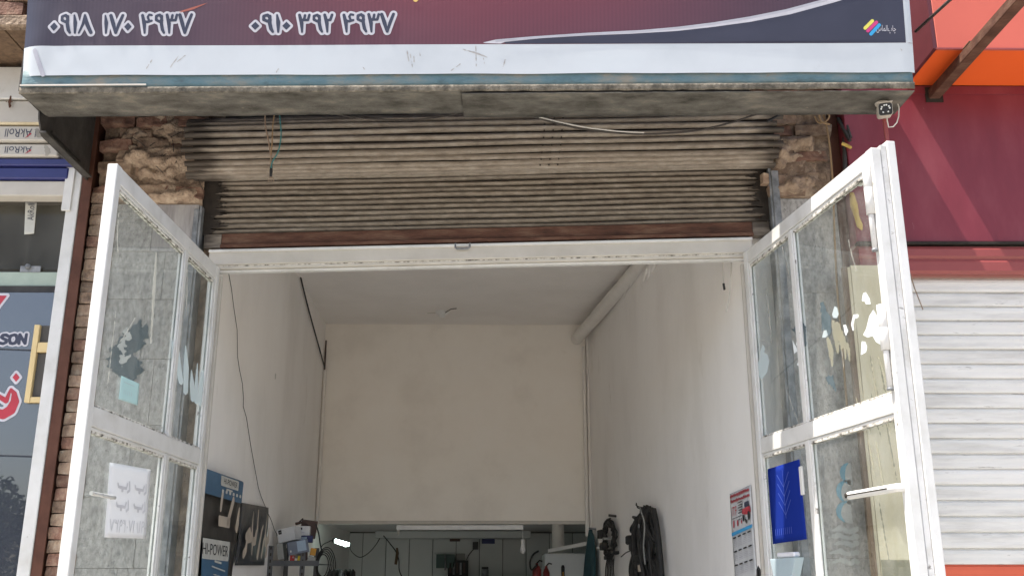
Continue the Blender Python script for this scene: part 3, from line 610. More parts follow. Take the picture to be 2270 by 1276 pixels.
# ================================================================== DOOR FRAME (white)
df = thing('door_frame', 'white painted steel frame around the shop opening under the shutter', 'door frame', (-0.1, 0.02, 0))
hd = MB().box(-1.66, 1.43, -0.045, 0.05, 3.352, 3.437, K).build('header', M['cream_white'], df, bevel=0.004)
MB().box(-1.66, 1.43, -0.058, -0.0455, 3.424, 3.440, K).build('lip', M['white'], hd, bevel=0.002)
MB().box(-1.655, 1.425, -0.028, 0.05, 3.333, 3.3505, K).build('stop_bead', M['cream_white'], hd, bevel=0.003)
MB().box(-1.655, 1.425, -0.006, 0.035, 3.321, 3.332, K).build('stop_strip', M['white'], hd, bevel=0.002)
MB().box(-1.655, 1.425, -0.032, -0.0285, 3.346, 3.3515, K).build('seal_crack', M['putty'], hd)
for x0, x1 in ((-1.655, -1.605), (1.385, 1.435)):
    j = MB().box(x0, x1, -0.045, 0.05, 0, 3.30 + K * x0).build('jamb', M['white'], df, bevel=0.004)
    MB().box(x0 + (0.05 if x0 < 0 else -0.016), x1 + (0.016 if x0 < 0 else -0.05), 0.0, 0.03, 0, 3.30 + K * x0).build('stop_bead', M['cream_white'], df, bevel=0.002)

# ================================================================== GLAZED DOORS
def door(name, label, hinge, end, top, side, mul_px, zmid, W):
    """side: +1 when the face seen from the street is local +y"""
    hv = Vector(hinge); ev = Vector(end); d = (ev - hv); L = d.length; ang = math.atan2(d.y, d.x)
    t = thing(name, label, 'door', (hv.x, hv.y, 0), ang, 'glazed shop doors folded open')
    W0 = W; T = 0.022
    y0, y1 = -T, T
    def B(nm, x0, x1, z0, z1, ya=y0, yb=y1, m='white', bev=0.003, par=None):
        return MB().box(x0, x1, ya, yb, z0, z1).build(nm, M[m], par or t, bevel=bev, local=True)
    z0, zt = 0.06, top
    sw = 0.050
    st1 = B('stile', 0.0, sw, z0, zt); st2 = B('stile', L - sw, L, z0, zt)
    B('top_rail', sw + 0.001, L - sw - 0.001, zt - 0.075, zt - 0.001, y0 + 0.002, y1 - 0.002)
    B('mid_rail', sw + 0.001, L - sw - 0.001, zmid - 0.040, zmid + 0.040, y0 + 0.002, y1 - 0.002)
    B('lock_rail', sw + 0.001, L - sw - 0.001, 0.80, 0.90, y0 + 0.002, y1 - 0.002)
    B('bottom_rail', sw + 0.001, L - sw - 0.001, z0, z0 + 0.12, y0 + 0.002, y1 - 0.002)
    B('kick_panel', sw + 0.001, L - sw - 0.001, z0 + 0.121, 0.799, -0.003, 0.003)
    mu = mul_px
    for za, zb in ((0.901, zmid - 0.041), (zmid + 0.041, zt - 0.076)):
        B('mullion', mu - 0.019, mu + 0.019, za, zb, y0 + 0.004, y1 - 0.004)
        for xa, xb in ((sw + 0.001, mu - 0.020), (mu + 0.020, L - sw - 0.001)):
            gp = B('pane', xa + 0.004, xb - 0.004, za + 0.004, zb - 0.004, -0.002, 0.002, 'glass', 0)
            for ya, yb in ((0.0035, 0.014), (-0.014, -0.0035)):
                B('glazing_bead', xa, xa + 0.013, za, zb, ya, yb, 'white_worn', 0.002, gp); B('glazing_bead', xb - 0.013, xb, za, zb, ya, yb, 'white_worn', 0.002, gp)
                B('glazing_bead', xa + 0.0135, xb - 0.0135, zb - 0.012, zb, ya, yb, 'white', 0.002, gp); B('glazing_bead', xa + 0.0135, xb - 0.0135, za, za + 0.010, ya, yb, 'putty', 0.002, gp)
                B('putty', xa + 0.0135, xb - 0.0135, zb - 0.023, zb - 0.0125, ya, yb - 0.003 if yb > 0 else yb, 'putty', 0, gp)
    return t, L, ang
# left leaf
LH = (-1.610, -0.05); LE = (-1.643, -1.515)
fL = Frame((LH[0] , LH[1], 0), (LH[0] - LE[0], LH[1] - LE[1], 0), (0, 0, 1))    # u runs from the free edge towards the hinge (negative = outwards)
mulL = -fL.px(365, 990)[0]
dL, lenL, angL = door('glazed_door', 'white steel glazed door swung open in front of the brick and stone pier', LH, LE, 3.285, 1, mulL, 2.225, 1.47)
def dface(t, side, L):
    m = WM[t.name]; o = m @ Vector((0, 0.0 + side * 0.0, 0)); u = (m.to_3x3() @ Vector((1, 0, 0)))
    return Frame(o, u if side < 0 else -u, (0, 0, 1))
FLd = dface(dL, 1, lenL)     # faces the opening
# short latch bar across the lower street-side pane
a = FLd.px(185, 1092); b = FLd.px(240, 1089)
MB().tube([FLd.pt(a[0], a[1], 0.03), FLd.pt(b[0], a[1], 0.03), FLd.pt(b[0] + 0.004, a[1], 0.012)], 0.008, 8).build('latch_bar', M['white_worn'], dL)
# right leaf
RH = (1.392, -0.05); RE = (1.605, -1.49)
fR = Frame((RH[0], RH[1], 0), (RE[0] - RH[0], RE[1] - RH[1], 0), (0, 0, 1))
mulR = fR.px(1795, 960)[0]
dR, lenR, angR = door('glazed_door', 'white steel glazed door with long hinge barrels and a folded second leaf', RH, RE, 3.385, -1, mulR, 2.285, 1.48)
FRd = dface(dR, -1, lenR)
# the second leaf folded back behind it, seen edge-on, and the barrels between the two
fl = MB().box(lenR - 0.045, lenR + 0.004, 0.052, 0.092, 0.06, 3.42).build('folded_leaf', M['white'], dR, bevel=0.003, local=True)
MB().box(lenR - 0.30, lenR - 0.046, 0.056, 0.088, 3.33, 3.41).build('top_rail', M['white'], fl, bevel=0.003, local=True)
MB().box(lenR - 0.03, lenR - 0.002, 0.0235, 0.0505, 0.06, 3.40).build('cover_strip', M['white_worn'], dR, bevel=0.002, local=True)
for za, zb in ((3.09, 3.33), (2.50, 2.69), (1.05, 1.25)):
    hb = MB().lathe([(0.0, za), (0.019, za), (0.019, (za + zb) / 2 - 0.002), (0.017, (za + zb) / 2), (0.019, (za + zb) / 2 + 0.002), (0.019, zb), (0.0, zb)], (lenR - 0.034, -0.034, 0), (0, 0, 1), 14).build('hinge_barrel', M['white'], dR, local=True)
    MB().lathe([(0.0, za - 0.16), (0.011, za - 0.16), (0.012, za - 0.002)], (lenR - 0.034, -0.034, 0), (0, 0, 1), 10).build('pin', M['white_worn'], hb, local=True)
    MB().lathe([(0.0, za - 0.165), (0.0135, za - 0.165), (0.0135, za - 0.155), (0.0, za - 0.155)], (lenR - 0.034, -0.034, 0), (0, 0, 1), 10).build('pin_cap', M['galv'], hb, local=True)
# sliding bolt that stands out over the lower pane
a = FRd.px(1905, 1098); b = FRd.px(2015, 1100)
bo = MB().tube([FRd.pt(a[0], a[1], 0.045), FRd.pt(b[0] - 0.03, a[1], 0.045), FRd.pt(b[0], a[1], 0.045), FRd.pt(b[0] + 0.0, a[1], 0.022)], 0.017, 12).build('bolt', M['white'], dR)
MB().fbox(FRd, a[0] + 0.01, b[0] - 0.05, a[1] - 0.0025, a[1] + 0.0025, 0.0605, 0.0635).build('slot', M['grime'], bo)
MB().lathe([(0.011, 0.0), (0.011, 0.002), (0.0, 0.002)], FRd.pt(a[0], a[1], 0.0615), FRd.N, 12).build('end_ring', M['grime'], bo)
a = FRd.px(1789, 1068)
MB().fbox(FRd, a[0] - 0.016, a[0] + 0.016, a[1] - 0.06, a[1] + 0.075, 0.021, 0.031).build('hatch_hinge', M['white'], dR, bevel=0.003)
# runs of old glue and scraped stickers on the panes
for pts, w in (([(380, 752), (383, 790), (386, 838)], [1, 5, 5]), ([(393, 778), (395, 820), (400, 848)], [3, 6, 5]), ([(410, 766), (411, 815), (410, 870)], [1, 6, 5]), ([(423, 820), (424, 850), (426, 886)], [1, 5, 5]), ([(436, 805), (434, 850), (434, 891)], [1, 4, 5]), ([(447, 822), (446, 860), (444, 896)], [3, 7, 6])):
    decal('sticker_remnant', [pst(FLd, pts, w)], FLd, M['sticker_ice'], dL, n=0.004, h=0.005)
decal('sticker_remnant', [('p', FRd.pxs([(1915, 650), (1921, 647), (1930, 662), (1932, 674), (1921, 674), (1919, 668), (1912, 667)])),
     ('p', FRd.pxs([(1938, 686), (1946, 700), (1952, 718), (1960, 716), (1966, 765), (1955, 764), (1944, 758), (1936, 744), (1925, 748), (1915, 742), (1922, 728), (1929, 700)])),
     ('p', FRd.pxs([(1912, 756), (1920, 757), (1924, 768), (1922, 780), (1910, 787)])), ('p', FRd.pxs([(1871, 720), (1877, 719), (1882, 733), (1877, 745), (1874, 736)])),
     ('p', FRd.pxs([(1770, 733), (1780, 744), (1783, 752), (1780, 772), (1773, 764), (1766, 765)])), ('p', FRd.pxs([(1758, 752), (1767, 770), (1769, 778), (1762, 784)])), ('p', FRd.pxs([(1772, 799), (1776, 808), (1772, 811), (1768, 808)])),
     ('s', FRd.pxs([(1903, 700), (1895, 702), (1891, 718), (1893, 730)]), [0.008, 0.010, 0.010, 0.006])], FRd, M['sticker_white'], dR, n=0.004, h=0.004)
decal('sticker_remnant', [('p', FRd.pxs([(1852, 678), (1858, 682), (1861, 696), (1857, 705), (1849, 704), (1846, 697)])), ('p', FRd.pxs([(1692, 763), (1697, 770), (1696, 782), (1703, 785), (1707, 800), (1702, 825), (1690, 840), (1682, 832), (1679, 812), (1686, 795), (1687, 780)])),
     ('p', FRd.pxs([(1828, 732), (1834, 731), (1837, 742), (1832, 748), (1824, 748)]))], FRd, M['sticker_ice'], dR, n=0.0042, h=0.004)
decal('sticker_remnant', [('p', FRd.pxs([(1820, 672), (1828, 670), (1834, 690), (1845, 706), (1843, 735), (1838, 745), (1828, 728), (1824, 735), (1822, 700)])), ('p', FRd.pxs([(1757, 730), (1780, 715), (1788, 722), (1789, 768), (1783, 765), (1770, 745)])), ('p', FRd.pxs([(1830, 835), (1848, 832), (1856, 868), (1840, 852)]))], FRd, M['sticker_dark'], dR, n=0.0036, h=0.004, rough=0.01)
for x, y, l, w in ((1838, 750, 60, 6), (1849, 712, 70, 7), (1859, 715, 60, 6), (1868, 735, 60, 5), (1880, 760, 40, 4)):
    decal('glue_runs', [pst(FRd, [(x, y), (x + l * 0.10, y + l * 0.4), (x + l * 0.16, y + l)], [w * 0.6, w, w * 0.35])], FRd, M['sticker_olive'], dR, n=0.0046 + 0.0002 * w, h=0.005, rough=0.006)
for x, y, l in ((1900, 880, 60), (1915, 870, 90), (1935, 800, 120), (1950, 790, 60), (1925, 960, 100), (1945, 980, 110), (1960, 900, 60)):
    decal('glue_runs', [pst(FRd, [(x, y), (x + 9, y + l * 0.5), (x + 18, y + l)], [0.6, 1.6, 0.6])], FRd, M['sticker_olive'], dR, n=0.0062, h=0.003, rough=0.004)

# paint worn off round the hinge pins and along the stile
for pts, w in (([(1936, 440), (1941, 470), (1945, 510)], [4, 6, 2]), ([(1947, 405), (1950, 440)], [1.5, 2]), ([(1978, 775), (1982, 800), (1988, 840)], [4, 5, 2]), ([(1999, 905), (2002, 940)], [1, 2])):
    decal('worn_paint', [pst(FRd, pts, w)], FRd, M['putty'], dR, n=0.0226, h=0.004, rough=0.012)
for fr_, par_, sets in ((FLd, dL, (([(262, 470), (258, 520), (260, 560)], [0.6, 1.4, 0.6]), ([(300, 700), (280, 735), (262, 760)], [0.6, 1.0, 0.5]), ([(255, 690), (245, 780), (236, 860)], [0.5, 1.0, 0.5]), ([(415, 600), (413, 650), (412, 700)], [0.6, 1.6, 0.6]), ([(345, 560), (340, 640), (333, 760)], [1.5, 3.5, 1.5]))), (FRd, dR, (([(1735, 545), (1742, 575), (1752, 615)], [0.6, 1.2, 0.6]), ([(1700, 640), (1706, 700), (1712, 760)], [0.6, 1.8, 0.6]), ([(1745, 860), (1757, 900), (1775, 945)], [0.5, 1.0, 0.5]), ([(1880, 520), (1888, 560), (1900, 600)], [0.5, 1.2, 0.5]), ([(1862, 700), (1866, 760), (1872, 820)], [0.5, 1.2, 0.5])))):
    for pts, w in sets: decal('smear', [pst(fr_, pts, w)], fr_, M['glue'], par_, n=0.0032, h=0.004, rough=0.006)
# papers stuck on the panes
def sheet(name, fr, corners, m, label, cat, n=0.006, bulge=0.004, parent_mats=None, th=0.0006):
    q = [Vector(fr.px(*c)) if len(c) == 2 else None for c in corners]   # tl,tr,br,bl in the photograph
    def fn(a, b):
        p = (q[3] * (1 - a) + q[2] * a) * (1 - b) + (q[0] * (1 - a) + q[1] * a) * b
        return fr.pt(p.x, p.y, n + bulge * (0.5 + 0.5 * math.sin(a * 5 + b * 3)) * (0.3 + b * (1 - b)))
    t = thing(name, label, cat, fr.pt((q[3].x + q[2].x) / 2, min(q[3].y, q[2].y), n))
    MB().grid(fn, 10, 12).build('sheet', m, t, solid=th); return t, q
def bil(q, a, b): p = (q[3] * (1 - a) + q[2] * a) * (1 - b) + (q[0] * (1 - a) + q[1] * a) * b; return (p.x, p.y)
pt_, q = sheet('paper_notice', FLd, [(240, 1024), (331, 1040), (320, 1193), (228, 1190)], M['paper'], 'white paper notice with show-through writing taped to the glazed door by the brick pier', 'notice', bulge=0.002)
NB = 0.0095
text_quad('lettering', '\u06f0\u06f9\u06f1\u06f8\u06f1\u06f7\u06f0\u06f4\u06f9\u06f3\u06f7', FLd, [bil(q, 0.08, 0.07), bil(q, 0.96, 0.07), bil(q, 0.96, 0.25), bil(q, 0.08, 0.25)], M['ink_faint'], pt_, n=NB, mirror=True)
for b0 in (0.70, 0.44):
    for a0, w in ((0.62, 0.34), (0.2, 0.34)):
        decal('lettering', [('s', [bil(q, a0, b0 + 0.03), bil(q, a0 + 0.02, b0 - 0.01), bil(q, a0 + w * 0.6, b0 - 0.02), bil(q, a0 + w * 0.66, b0 + 0.04)], 0.006), ('s', [bil(q, a0 + w * 0.8, b0 + 0.07), bil(q, a0 + w * 0.85, b0 - 0.04), bil(q, a0 + w * 0.7, b0 - 0.07)], 0.006), ('s', [bil(q, a0 + w * 0.3, b0 - 0.055), bil(q, a0 + w * 0.36, b0 - 0.055)], 0.007)], FLd, M['ink_faint'], pt_, n=NB, h=0.004)
pt_, q = sheet('paper_slip', FLd, [(266, 832), (306, 850), (302, 898), (260, 884)], M['paper_cyan'], 'small pale cyan paper slip stuck high on the glazed door glass', 'notice', bulge=0.001)
decal('print', [('s', [bil(q, 0.2 + 0.1 * i, 0.45), bil(q, 0.2 + 0.1 * i, 0.3)], 0.003) for i in range(5)] + [('s', [bil(q, 0.15, 0.78), bil(q, 0.7, 0.78)], 0.002)], FLd, M['sticker_ice'], pt_, n=0.008, h=0.003)
pt_, q = sheet('paper_poster', FRd, [(1704, 1039), (1775, 1017), (1791, 1194), (1716, 1205)], M['paper_blue'], 'deep blue poster with a faint wheat-ear emblem taped to the glazed door', 'poster', bulge=0.003)
wh = []
for i in range(4):
    b0 = 0.42 + 0.12 * i; wh += [('s', [bil(q, 0.5, b0 - 0.08), bil(q, 0.32, b0 + 0.1)], 0.0022), ('s', [bil(q, 0.5, b0 - 0.08), bil(q, 0.68, b0 + 0.1)], 0.0022)]
wh += [('s', [bil(q, 0.5, 0.3), bil(q, 0.5, 0.92)], 0.0018)] + [('s', [bil(q, 0.15 + 0.06 * i, 0.1), bil(q, 0.15 + 0.06 * i, 0.18)], 0.0022) for i in range(9)]
decal('emblem', wh, FRd, M['wheat_print'], pt_, n=0.0125, h=0.003)
# tapered plastic holder under the poster
q = [Vector(FRd.px(*c)) for c in ((1727, 1238), (1785, 1234), (1772, 1300), (1742, 1305))]
t = thing('leaflet_holder', 'pale tapered plastic holder with white pad fixed under the blue poster', 'holder', FRd.pt(q[3].x, q[3].y, 0.006))
MB().prism([FRd.pt(p.x, p.y, 0.005) for p in q], [FRd.pt(p.x, p.y, 0.05) for p in q]).build('pocket', M['holder'], t, bevel=0.002)
a = FRd.px(1741, 1236); b = FRd.px(1779, 1222)
MB().fbox(FRd, a[0], b[0], a[1] + 0.002, b[1], 0.012, 0.045).build('pad', M['plug_white'], t, bevel=0.006)

# ================================================================== CANOPY AND BANNER
BT = R(7.6)
BF = Frame((-2.362, -1.0, 3.966), (4.40, 0, 0.045), (0, -math.sin(BT), math.cos(BT)))
BW = 4.405
cp = thing('sign_canopy', 'weathered sheet-metal sign canopy with teal edge above the shutter', 'canopy', (-0.16, -0.5, 3.87))
kc = 0.0125; zc = 3.903
# soffit: two sheets with a lapped joint, front edge turned up behind the banner
def soffit(x0, x1, zoff, name, lift=None):
    def fn(a, b):
        x = x0 + (x1 - x0) * a; y = -1.004 + 0.250 * b
        w = noise.noise(Vector((x * 2.5, b * 2, 4))) * 0.006 + noise.noise(Vector((x * 9, b * 5, 4))) * 0.002
        return (x + (0.03 * b if x0 < -2 and a < 0.02 else 0), y + (lift(a) * b if lift else 0), zc + kc * x + zoff + w * b + (lift(a) * 0.3 * b if lift else 0))
    return MB().grid(fn, 60, 6).build(name, M['soffit'], cp, solid=0.004)
soffit(-2.352, -0.182, 0.0, 'soffit_sheet', lambda a: -0.028 * max(0, (a - 0.45) / 0.55) ** 1.3)
soffit(-0.20, 2.03, -0.014, 'soffit_sheet', lambda a: 0.022 - 0.012 * a)
# turned-up rear lip
MB().box(-2.33, -0.9, -0.757, -0.752, zc + 0.004, zc + 0.075, kc).build('rear_lip', M['soffit'], cp); MB().box(-0.19, 2.02, -0.728, -0.722, zc + 0.004, zc + 0.075, kc).build('rear_lip', M['soffit'], cp)
# chipped front edge and teal fascia under the banner
def edge(x0, x1, z0, z1, y0, y1, m, name, amp, seed):
    def fn(a, b):
        x = x0 + (x1 - x0) * a; w = noise.noise(Vector((x * 14, seed, b))) * amp + noise.noise(Vector((x * 45, seed, b))) * amp * 0.5
        zt = (z0 + w * (1 - b)) * (1 - b) + z1 * b; return (x, y0 + (y1 - y0) * b + w * 0.2, zt + kc * x)
    return MB().grid(fn, 150, 3).build(name, m, cp, solid=0.006)
ZL = 3.995; ztop = 4.02
edge(-2.356, 2.032, zc - 0.004, zc + 0.028, -1.006, -1.011, M['soffit_edge'], 'chipped_edge', 0.006, 2.0)
edge(-2.352, 2.030, zc + 0.026, zc + 0.12, -1.003, -1.004, M['teal'], 'teal_fascia', 0.010, 5.0)
MB().box(-2.352, -1.74, -1.018, -1.0125, zc + 0.034, zc + 0.041, kc).build('edge_strip', M['cream_white'], cp)
# left end cheek, roof and rear wall of the box (roof unseen, its gap shaped to let sun bands reach the door)
MB().prism([(-2.375, -0.75, 3.86), (-2.375, -0.70, 3.79), (-2.375, -0.112, 3.79), (-2.375, -0.112, 4.75), (-2.375, -1.0, 4.75), (-2.375, -0.98, 3.9), (-2.375, -0.76, 3.9)], [(-2.367, -0.75, 3.86), (-2.367, -0.70, 3.79), (-2.367, -0.112, 3.79), (-2.367, -0.112, 4.75), (-2.367, -1.0, 4.75), (-2.367, -0.98, 3.9), (-2.367, -0.76, 3.9)]).build('end_cheek', M['dark_steel'], cp)
MB().box(-2.366, -2.33, -0.74, -0.15, 3.79, 3.80).build('cheek_flange', M['dark_steel'], cp)
MB().box(-2.366, -2.355, -0.62, -0.25, 3.845, 3.857).build('cheek_rib', M['dark_steel'], cp)
MB().box(-2.36, 2.03, -0.69, 0.09, 4.78, 4.80, kc).build('unseen_roof_sheet', M['galv'], cp)
MB().box(-2.36, 2.03, -1.06, -0.79, 4.78, 4.80, kc).build('unseen_roof_sheet', M['galv'], cp)
for x in (-2.3, -1.2, -0.1, 1.0, 1.97): MB().box(x - 0.02, x + 0.02, -0.98, 0.09, 4.735, 4.775, kc).build('roof_rail', M['dark_steel'], cp)
# banner
bn = thing('vinyl_banner', 'maroon and navy vinyl banner with white border and phone numbers on the canopy', 'banner', tuple(BF.O))
WM[bn.name] = Matrix.Translation(BF.O); H0 = 0.0; vb = BF.px(1100, 101)[1]
# local axes of the banner's mesh = world axes, so its print runs along x
def bsurf(u, v, n=0.0):
    wl = max(0.0, 1 - u / 0.10); wr = max(0.0, (u - (BW - 0.03)) / 0.03)
    w = 0.004 * noise.noise(Vector((u * 1.1, v * 2.5, 0))) - 0.03 * wl * wl - 0.012 * wr * wr
    if u < 0.7: w += 0.006 * (1 - u / 0.7) * noise.noise(Vector((u * 9 + v * 6, v * 5 - u * 5, 2)))
    e = 0.003 * noise.noise(Vector((u * 3, 7, 7))) if v < 0.01 else 0
    return BF.pt(u, v + e, 0.014 + n + w)
def bgrid(u0, u1, v0, v1, nu, nv, m, name, n=0.0):
    return MB().grid(lambda a, b: bsurf(u0 + (u1 - u0) * a, v0 + (v1 - v0) * b, n), nu, nv).build(name, m, bn)
UE = BF.px(2003, 60)[0]
bgrid(0.0, BW, 0.0, vb, 140, 8, M['vinyl_white'], 'white_border'); bgrid(UE, BW, vb, 0.82, 8, 24, M['vinyl_white'], 'white_border'); bgrid(0.0, UE, vb, 0.82, 140, 24, M['banner'], 'printed_field')
class BFr:   # the banner's gently wavy face
    @staticmethod
    def pt(u, v, n=0.0): return bsurf(u, v, n)
    px = BF.px; pxs = BF.pxs
top = [(1065, 99), (1100, 91), (1180, 84), (1300, 76), (1420, 70), (1500, 63), (1580, 53), (1660, 40), (1740, 24), (1830, 0), (1900, -22), (1990, -52)]
bot = [(1990, -38), (1900, -8), (1850, 8), (1750, 35), (1660, 52), (1580, 63), (1500, 72), (1400, 78), (1300, 82), (1200, 88), (1120, 96), (1110, 100)]
def vclip(p): return (p[0], max(p[1], vb + 0.002))
decal('navy_swoosh', [('p', [vclip(BF.px(*p)) for p in bot[::-1]] + [(UE - 0.002, BF.px(1990, -38)[1]), (UE - 0.002, vb + 0.002)])], BFr, M['navy'], bn, n=0.0015, h=0.008)
decal('silver_swoosh', [('p', [vclip(BF.px(*p)) for p in top + bot])], BFr, M['ink_white'], bn, n=0.0025, h=0.006)
decal('silver_shade', [('s', [BF.px(x, y + 3) for x, y in top[1:10]], 0.006)], BFr, M['ink_grey'], bn, n=0.0032, h=0.005)
# phone numbers
G = {'0': (0.42, [('p', [(0.21, 0.16), (0.39, 0.37), (0.21, 0.58), (0.03, 0.37)])]),
     '9': (0.60, [('s', [(0.40, 0.78), (0.30, 0.92), (0.14, 0.86), (0.14, 0.68), (0.30, 0.60), (0.42, 0.66)], 0.085), ('s', [(0.40, 0.86), (0.40, 0.5), (0.46, 0.22), (0.54, 0.07)], [0.085, 0.10, 0.10, 0.07])]),
     '1': (0.30, [('s', [(0.10, 0.92), (0.16, 0.55), (0.17, 0.06)], [0.05, 0.115, 0.06])]),
     '8': (0.66, [('s', [(0.28, 0.93), (0.22, 0.5), (0.04, 0.06)], [0.06, 0.09, 0.05]), ('s', [(0.30, 0.90), (0.42, 0.45), (0.60, 0.08)], [0.06, 0.12, 0.10])]),
     '7': (0.68, [('s', [(0.06, 0.92), (0.20, 0.5), (0.32, 0.06)], [0.10, 0.12, 0.07]), ('s', [(0.62, 0.93), (0.46, 0.5), (0.34, 0.06)], [0.09, 0.10, 0.07])]),
     '4': (0.58, [('s', [(0.06, 0.90), (0.16, 0.5), (0.20, 0.06)], [0.09, 0.115, 0.06]), ('s', [(0.14, 0.62), (0.32, 0.58), (0.50, 0.64)], 0.08), ('s', [(0.50, 0.90), (0.38, 0.93), (0.31, 0.82), (0.38, 0.66)], 0.07)]),
     '3': (0.60, [('s', [(0.05, 0.92), (0.16, 0.5), (0.19, 0.06)], [0.09, 0.115, 0.06]), ('s', [(0.14, 0.66), (0.27, 0.66), (0.31, 0.90)], 0.08), ('s', [(0.29, 0.66), (0.46, 0.66), (0.52, 0.92)], 0.08)]),
     '2': (0.50, [('s', [(0.05, 0.92), (0.16, 0.5), (0.19, 0.06)], [0.09, 0.115, 0.06]), ('s', [(0.14, 0.64), (0.32, 0.66), (0.40, 0.92)], 0.085)])}
def number(groups):
    out = []; per = []
    for s_, xa, xb, ya, yb in groups:
        W = sum(G[c][0] for c in s_); bl_ = BF.px(xa, yb); tr = BF.px(xb, ya); sx = (tr[0] - bl_[0]) / W; sy = tr[1] - bl_[1]; u = bl_[0]
        for c in s_:
            for g in G[c][1]:
                pts = [(u + p[0] * sx, bl_[1] + p[1] * sy) for p in g[1]]
                out.append(('p', pts) if g[0] == 'p' else ('s', pts, [r * sx * 0.80 for r in (g[2] if isinstance(g[2], list) else [g[2]] * len(pts))]))
            per.append(out[-len(G[c][1]):]); u += G[c][0] * sx
    return out, per
for gr in ([('0918', 112, 210, 34, 80), ('170', 230, 298, 35, 80), ('4937', 314, 430, 33, 80)], [('0910', 556, 648, 33, 77), ('392', 662, 742, 33, 77), ('4937', 760, 876, 32, 77)]):
    s_, per_ = number(gr); decal('phone_number_outline', s_, BFr, M['ink_white'], bn, n=0.002, h=0.004, grow=0.0115); 
    for d_ in per_: decal('digit', d_, BFr, M['ink_navy'], bn, n=0.0035, h=0.0035)
# printer's mark
for i, (c_, m_) in enumerate((((1913, 66, 1931, 48), 'ink_yellow'), ((1919, 72, 1940, 51), 'ink_magenta'), ((1926, 79, 1946, 57), 'ink_cyan'))):
    decal('printers_mark', [('s', BF.pxs([(c_[0] + 2, c_[1]), (c_[2], c_[3] + 2)]), 0.0085)], BFr, M[m_], bn, n=0.0035, h=0.003)
qq = [BF.px(1940, 78), BF.px(1983, 79), BF.px(1983, 60), BF.px(1940, 59)]
text_quad('printers_name', '\uFEB1\uFE8E\uFEE4\uFEDF\uFE8D\uFB56\uFE8E\uFB7C', BFr, qq, M['ink_white'], bn, n=0.0035)
decal('print_flare', [('s', BF.pxs([(402, 30), (430, 22), (462, 10)]), [0.004, 0.006, 0.001])], BFr, M['ink_flare'], bn, n=0.002, h=0.004)
decal('print_ornament', [('s', BF.pxs([(913, -4), (922, 4), (931, -2)]), [0.008, 0.010, 0.004])], BFr, M['ink_ochre'], bn, n=0.002, h=0.004)
# scuffs on the white border
sc = []
for pts in ([(903, 115), (907, 140)], [(910, 124), (915, 152)], [(918, 128), (919, 140)], [(931, 118), (932, 126)], [(325, 158), (340, 135)], [(380, 152), (400, 124)], [(395, 140), (412, 126)], [(1000, 160), (1020, 145)], [(1026, 112), (1060, 122), (1085, 132)], [(1072, 132), (1075, 150)], [(1055, 104), (1056, 150)], [(614, 162), (619, 155)], [(806, 152), (809, 156)], [(1990, 106), (1996, 114)], [(1112, 160), (1120, 135)]):
    sc.append(('s', BF.pxs(pts), [0.0015] + [0.0045] * (len(pts) - 2) + [0.002]))
for s1 in sc: decal('scuff', [s1], BFr, M['scuff'], bn, n=0.0015, h=0.003, rough=0.004)
# strip of clear tape at the end
decal('tape_strip', [('s', BF.pxs([(80, 115), (98, 168)]), 0.011)], BFr, M['ink_grey'], bn, n=0.002, h=0.005)

# ================================================================== CCTV CAMERA
cc = aY(1962, 243, -0.93)
cv = thing('security_camera', 'cream bullet security camera with ring of LEDs hanging under the canopy corner', 'camera', (cc.x, -0.86, 3.80))
CF = Frame((cc.x, -0.935, cc.z), (0.92, -0.30, 0), (0, -0.34, 1))
def rrect(w, h, r, n=4):
    out = []
    for cx, cy, a0 in ((w - r, h - r, 0), (-w + r, h - r, 90), (-w + r, -h + r, 180), (w - r, -h + r, 270)):
        for i in range(n + 1): a = R(a0 + 90 * i / n); out.append((cx + r * math.cos(a), cy + r * math.sin(a)))
    return out
o1 = rrect(0.032, 0.030, 0.012)
MB().prism([CF.pt(u * 1.06, v * 1.06, -0.13) for u, v in o1], [CF.pt(u * 1.06, v * 1.06, 0.0) for u, v in o1]).build('housing', M['cctv_white'], cv)
fp = MB().prism([CF.pt(u, v, 0.001) for u, v in o1], [CF.pt(u * 0.97, v * 0.97, 0.006) for u, v in o1]).build('front_plate', M['black'], cv)
MB().lathe([(0.013, 0.0), (0.013, 0.003), (0.009, 0.0035), (0.0, 0.002)], CF.pt(0, -0.004, 0.0065), CF.N, 16).build('lens', M['ink_black'], fp)
for a in (75, 105, 35, 145, 5, 175, -55, 235):
    MB().lathe([(0.0045, 0.0), (0.0042, 0.002), (0.0, 0.003)], CF.pt(0.020 * math.cos(R(a)), 0.019 * math.sin(R(a)) + 0.001, 0.0065), CF.N, 10).build('led', M['led'], fp)
MB().fbox(CF, -0.036, 0.036, 0.0325, 0.0365, -0.13, 0.012).build('sun_hood', M['cctv_white'], cv, bevel=0.002)
MB().lathe([(0.0, 0.0), (0.03, 0.0), (0.034, 0.012), (0.034, 0.026)], (cc.x + 0.012, -0.87, 3.90), (0, 0, 1), 18).build('base', M['cctv_white'], cv)
MB().tube([(cc.x + 0.012, -0.87, 3.905), (cc.x + 0.01, -0.875, cc.z + 0.03)], 0.013, 10).build('bracket_arm', M['cctv_white'], cv)
loop = [aY(*p, -0.86) for p in ((1978, 215), (1988, 222), (1993, 240), (1992, 258), (1988, 272), (1980, 281), (1970, 282), (1967, 268), (1966, 258))]
MB().tube(loop, 0.0032, 8).build('cable', M['wire_white'], cv)
a = aY(1953, 256, -0.80); b = aY(1968, 318, -0.80)
put(MB().box(a.x + 0.004, b.x + 0.006, -0.812, -0.80, b.z, 3.90), 'flat_bar', M['redtrim'], 'short red painted flat bar below the security camera', 'bar', bevel=0.002)

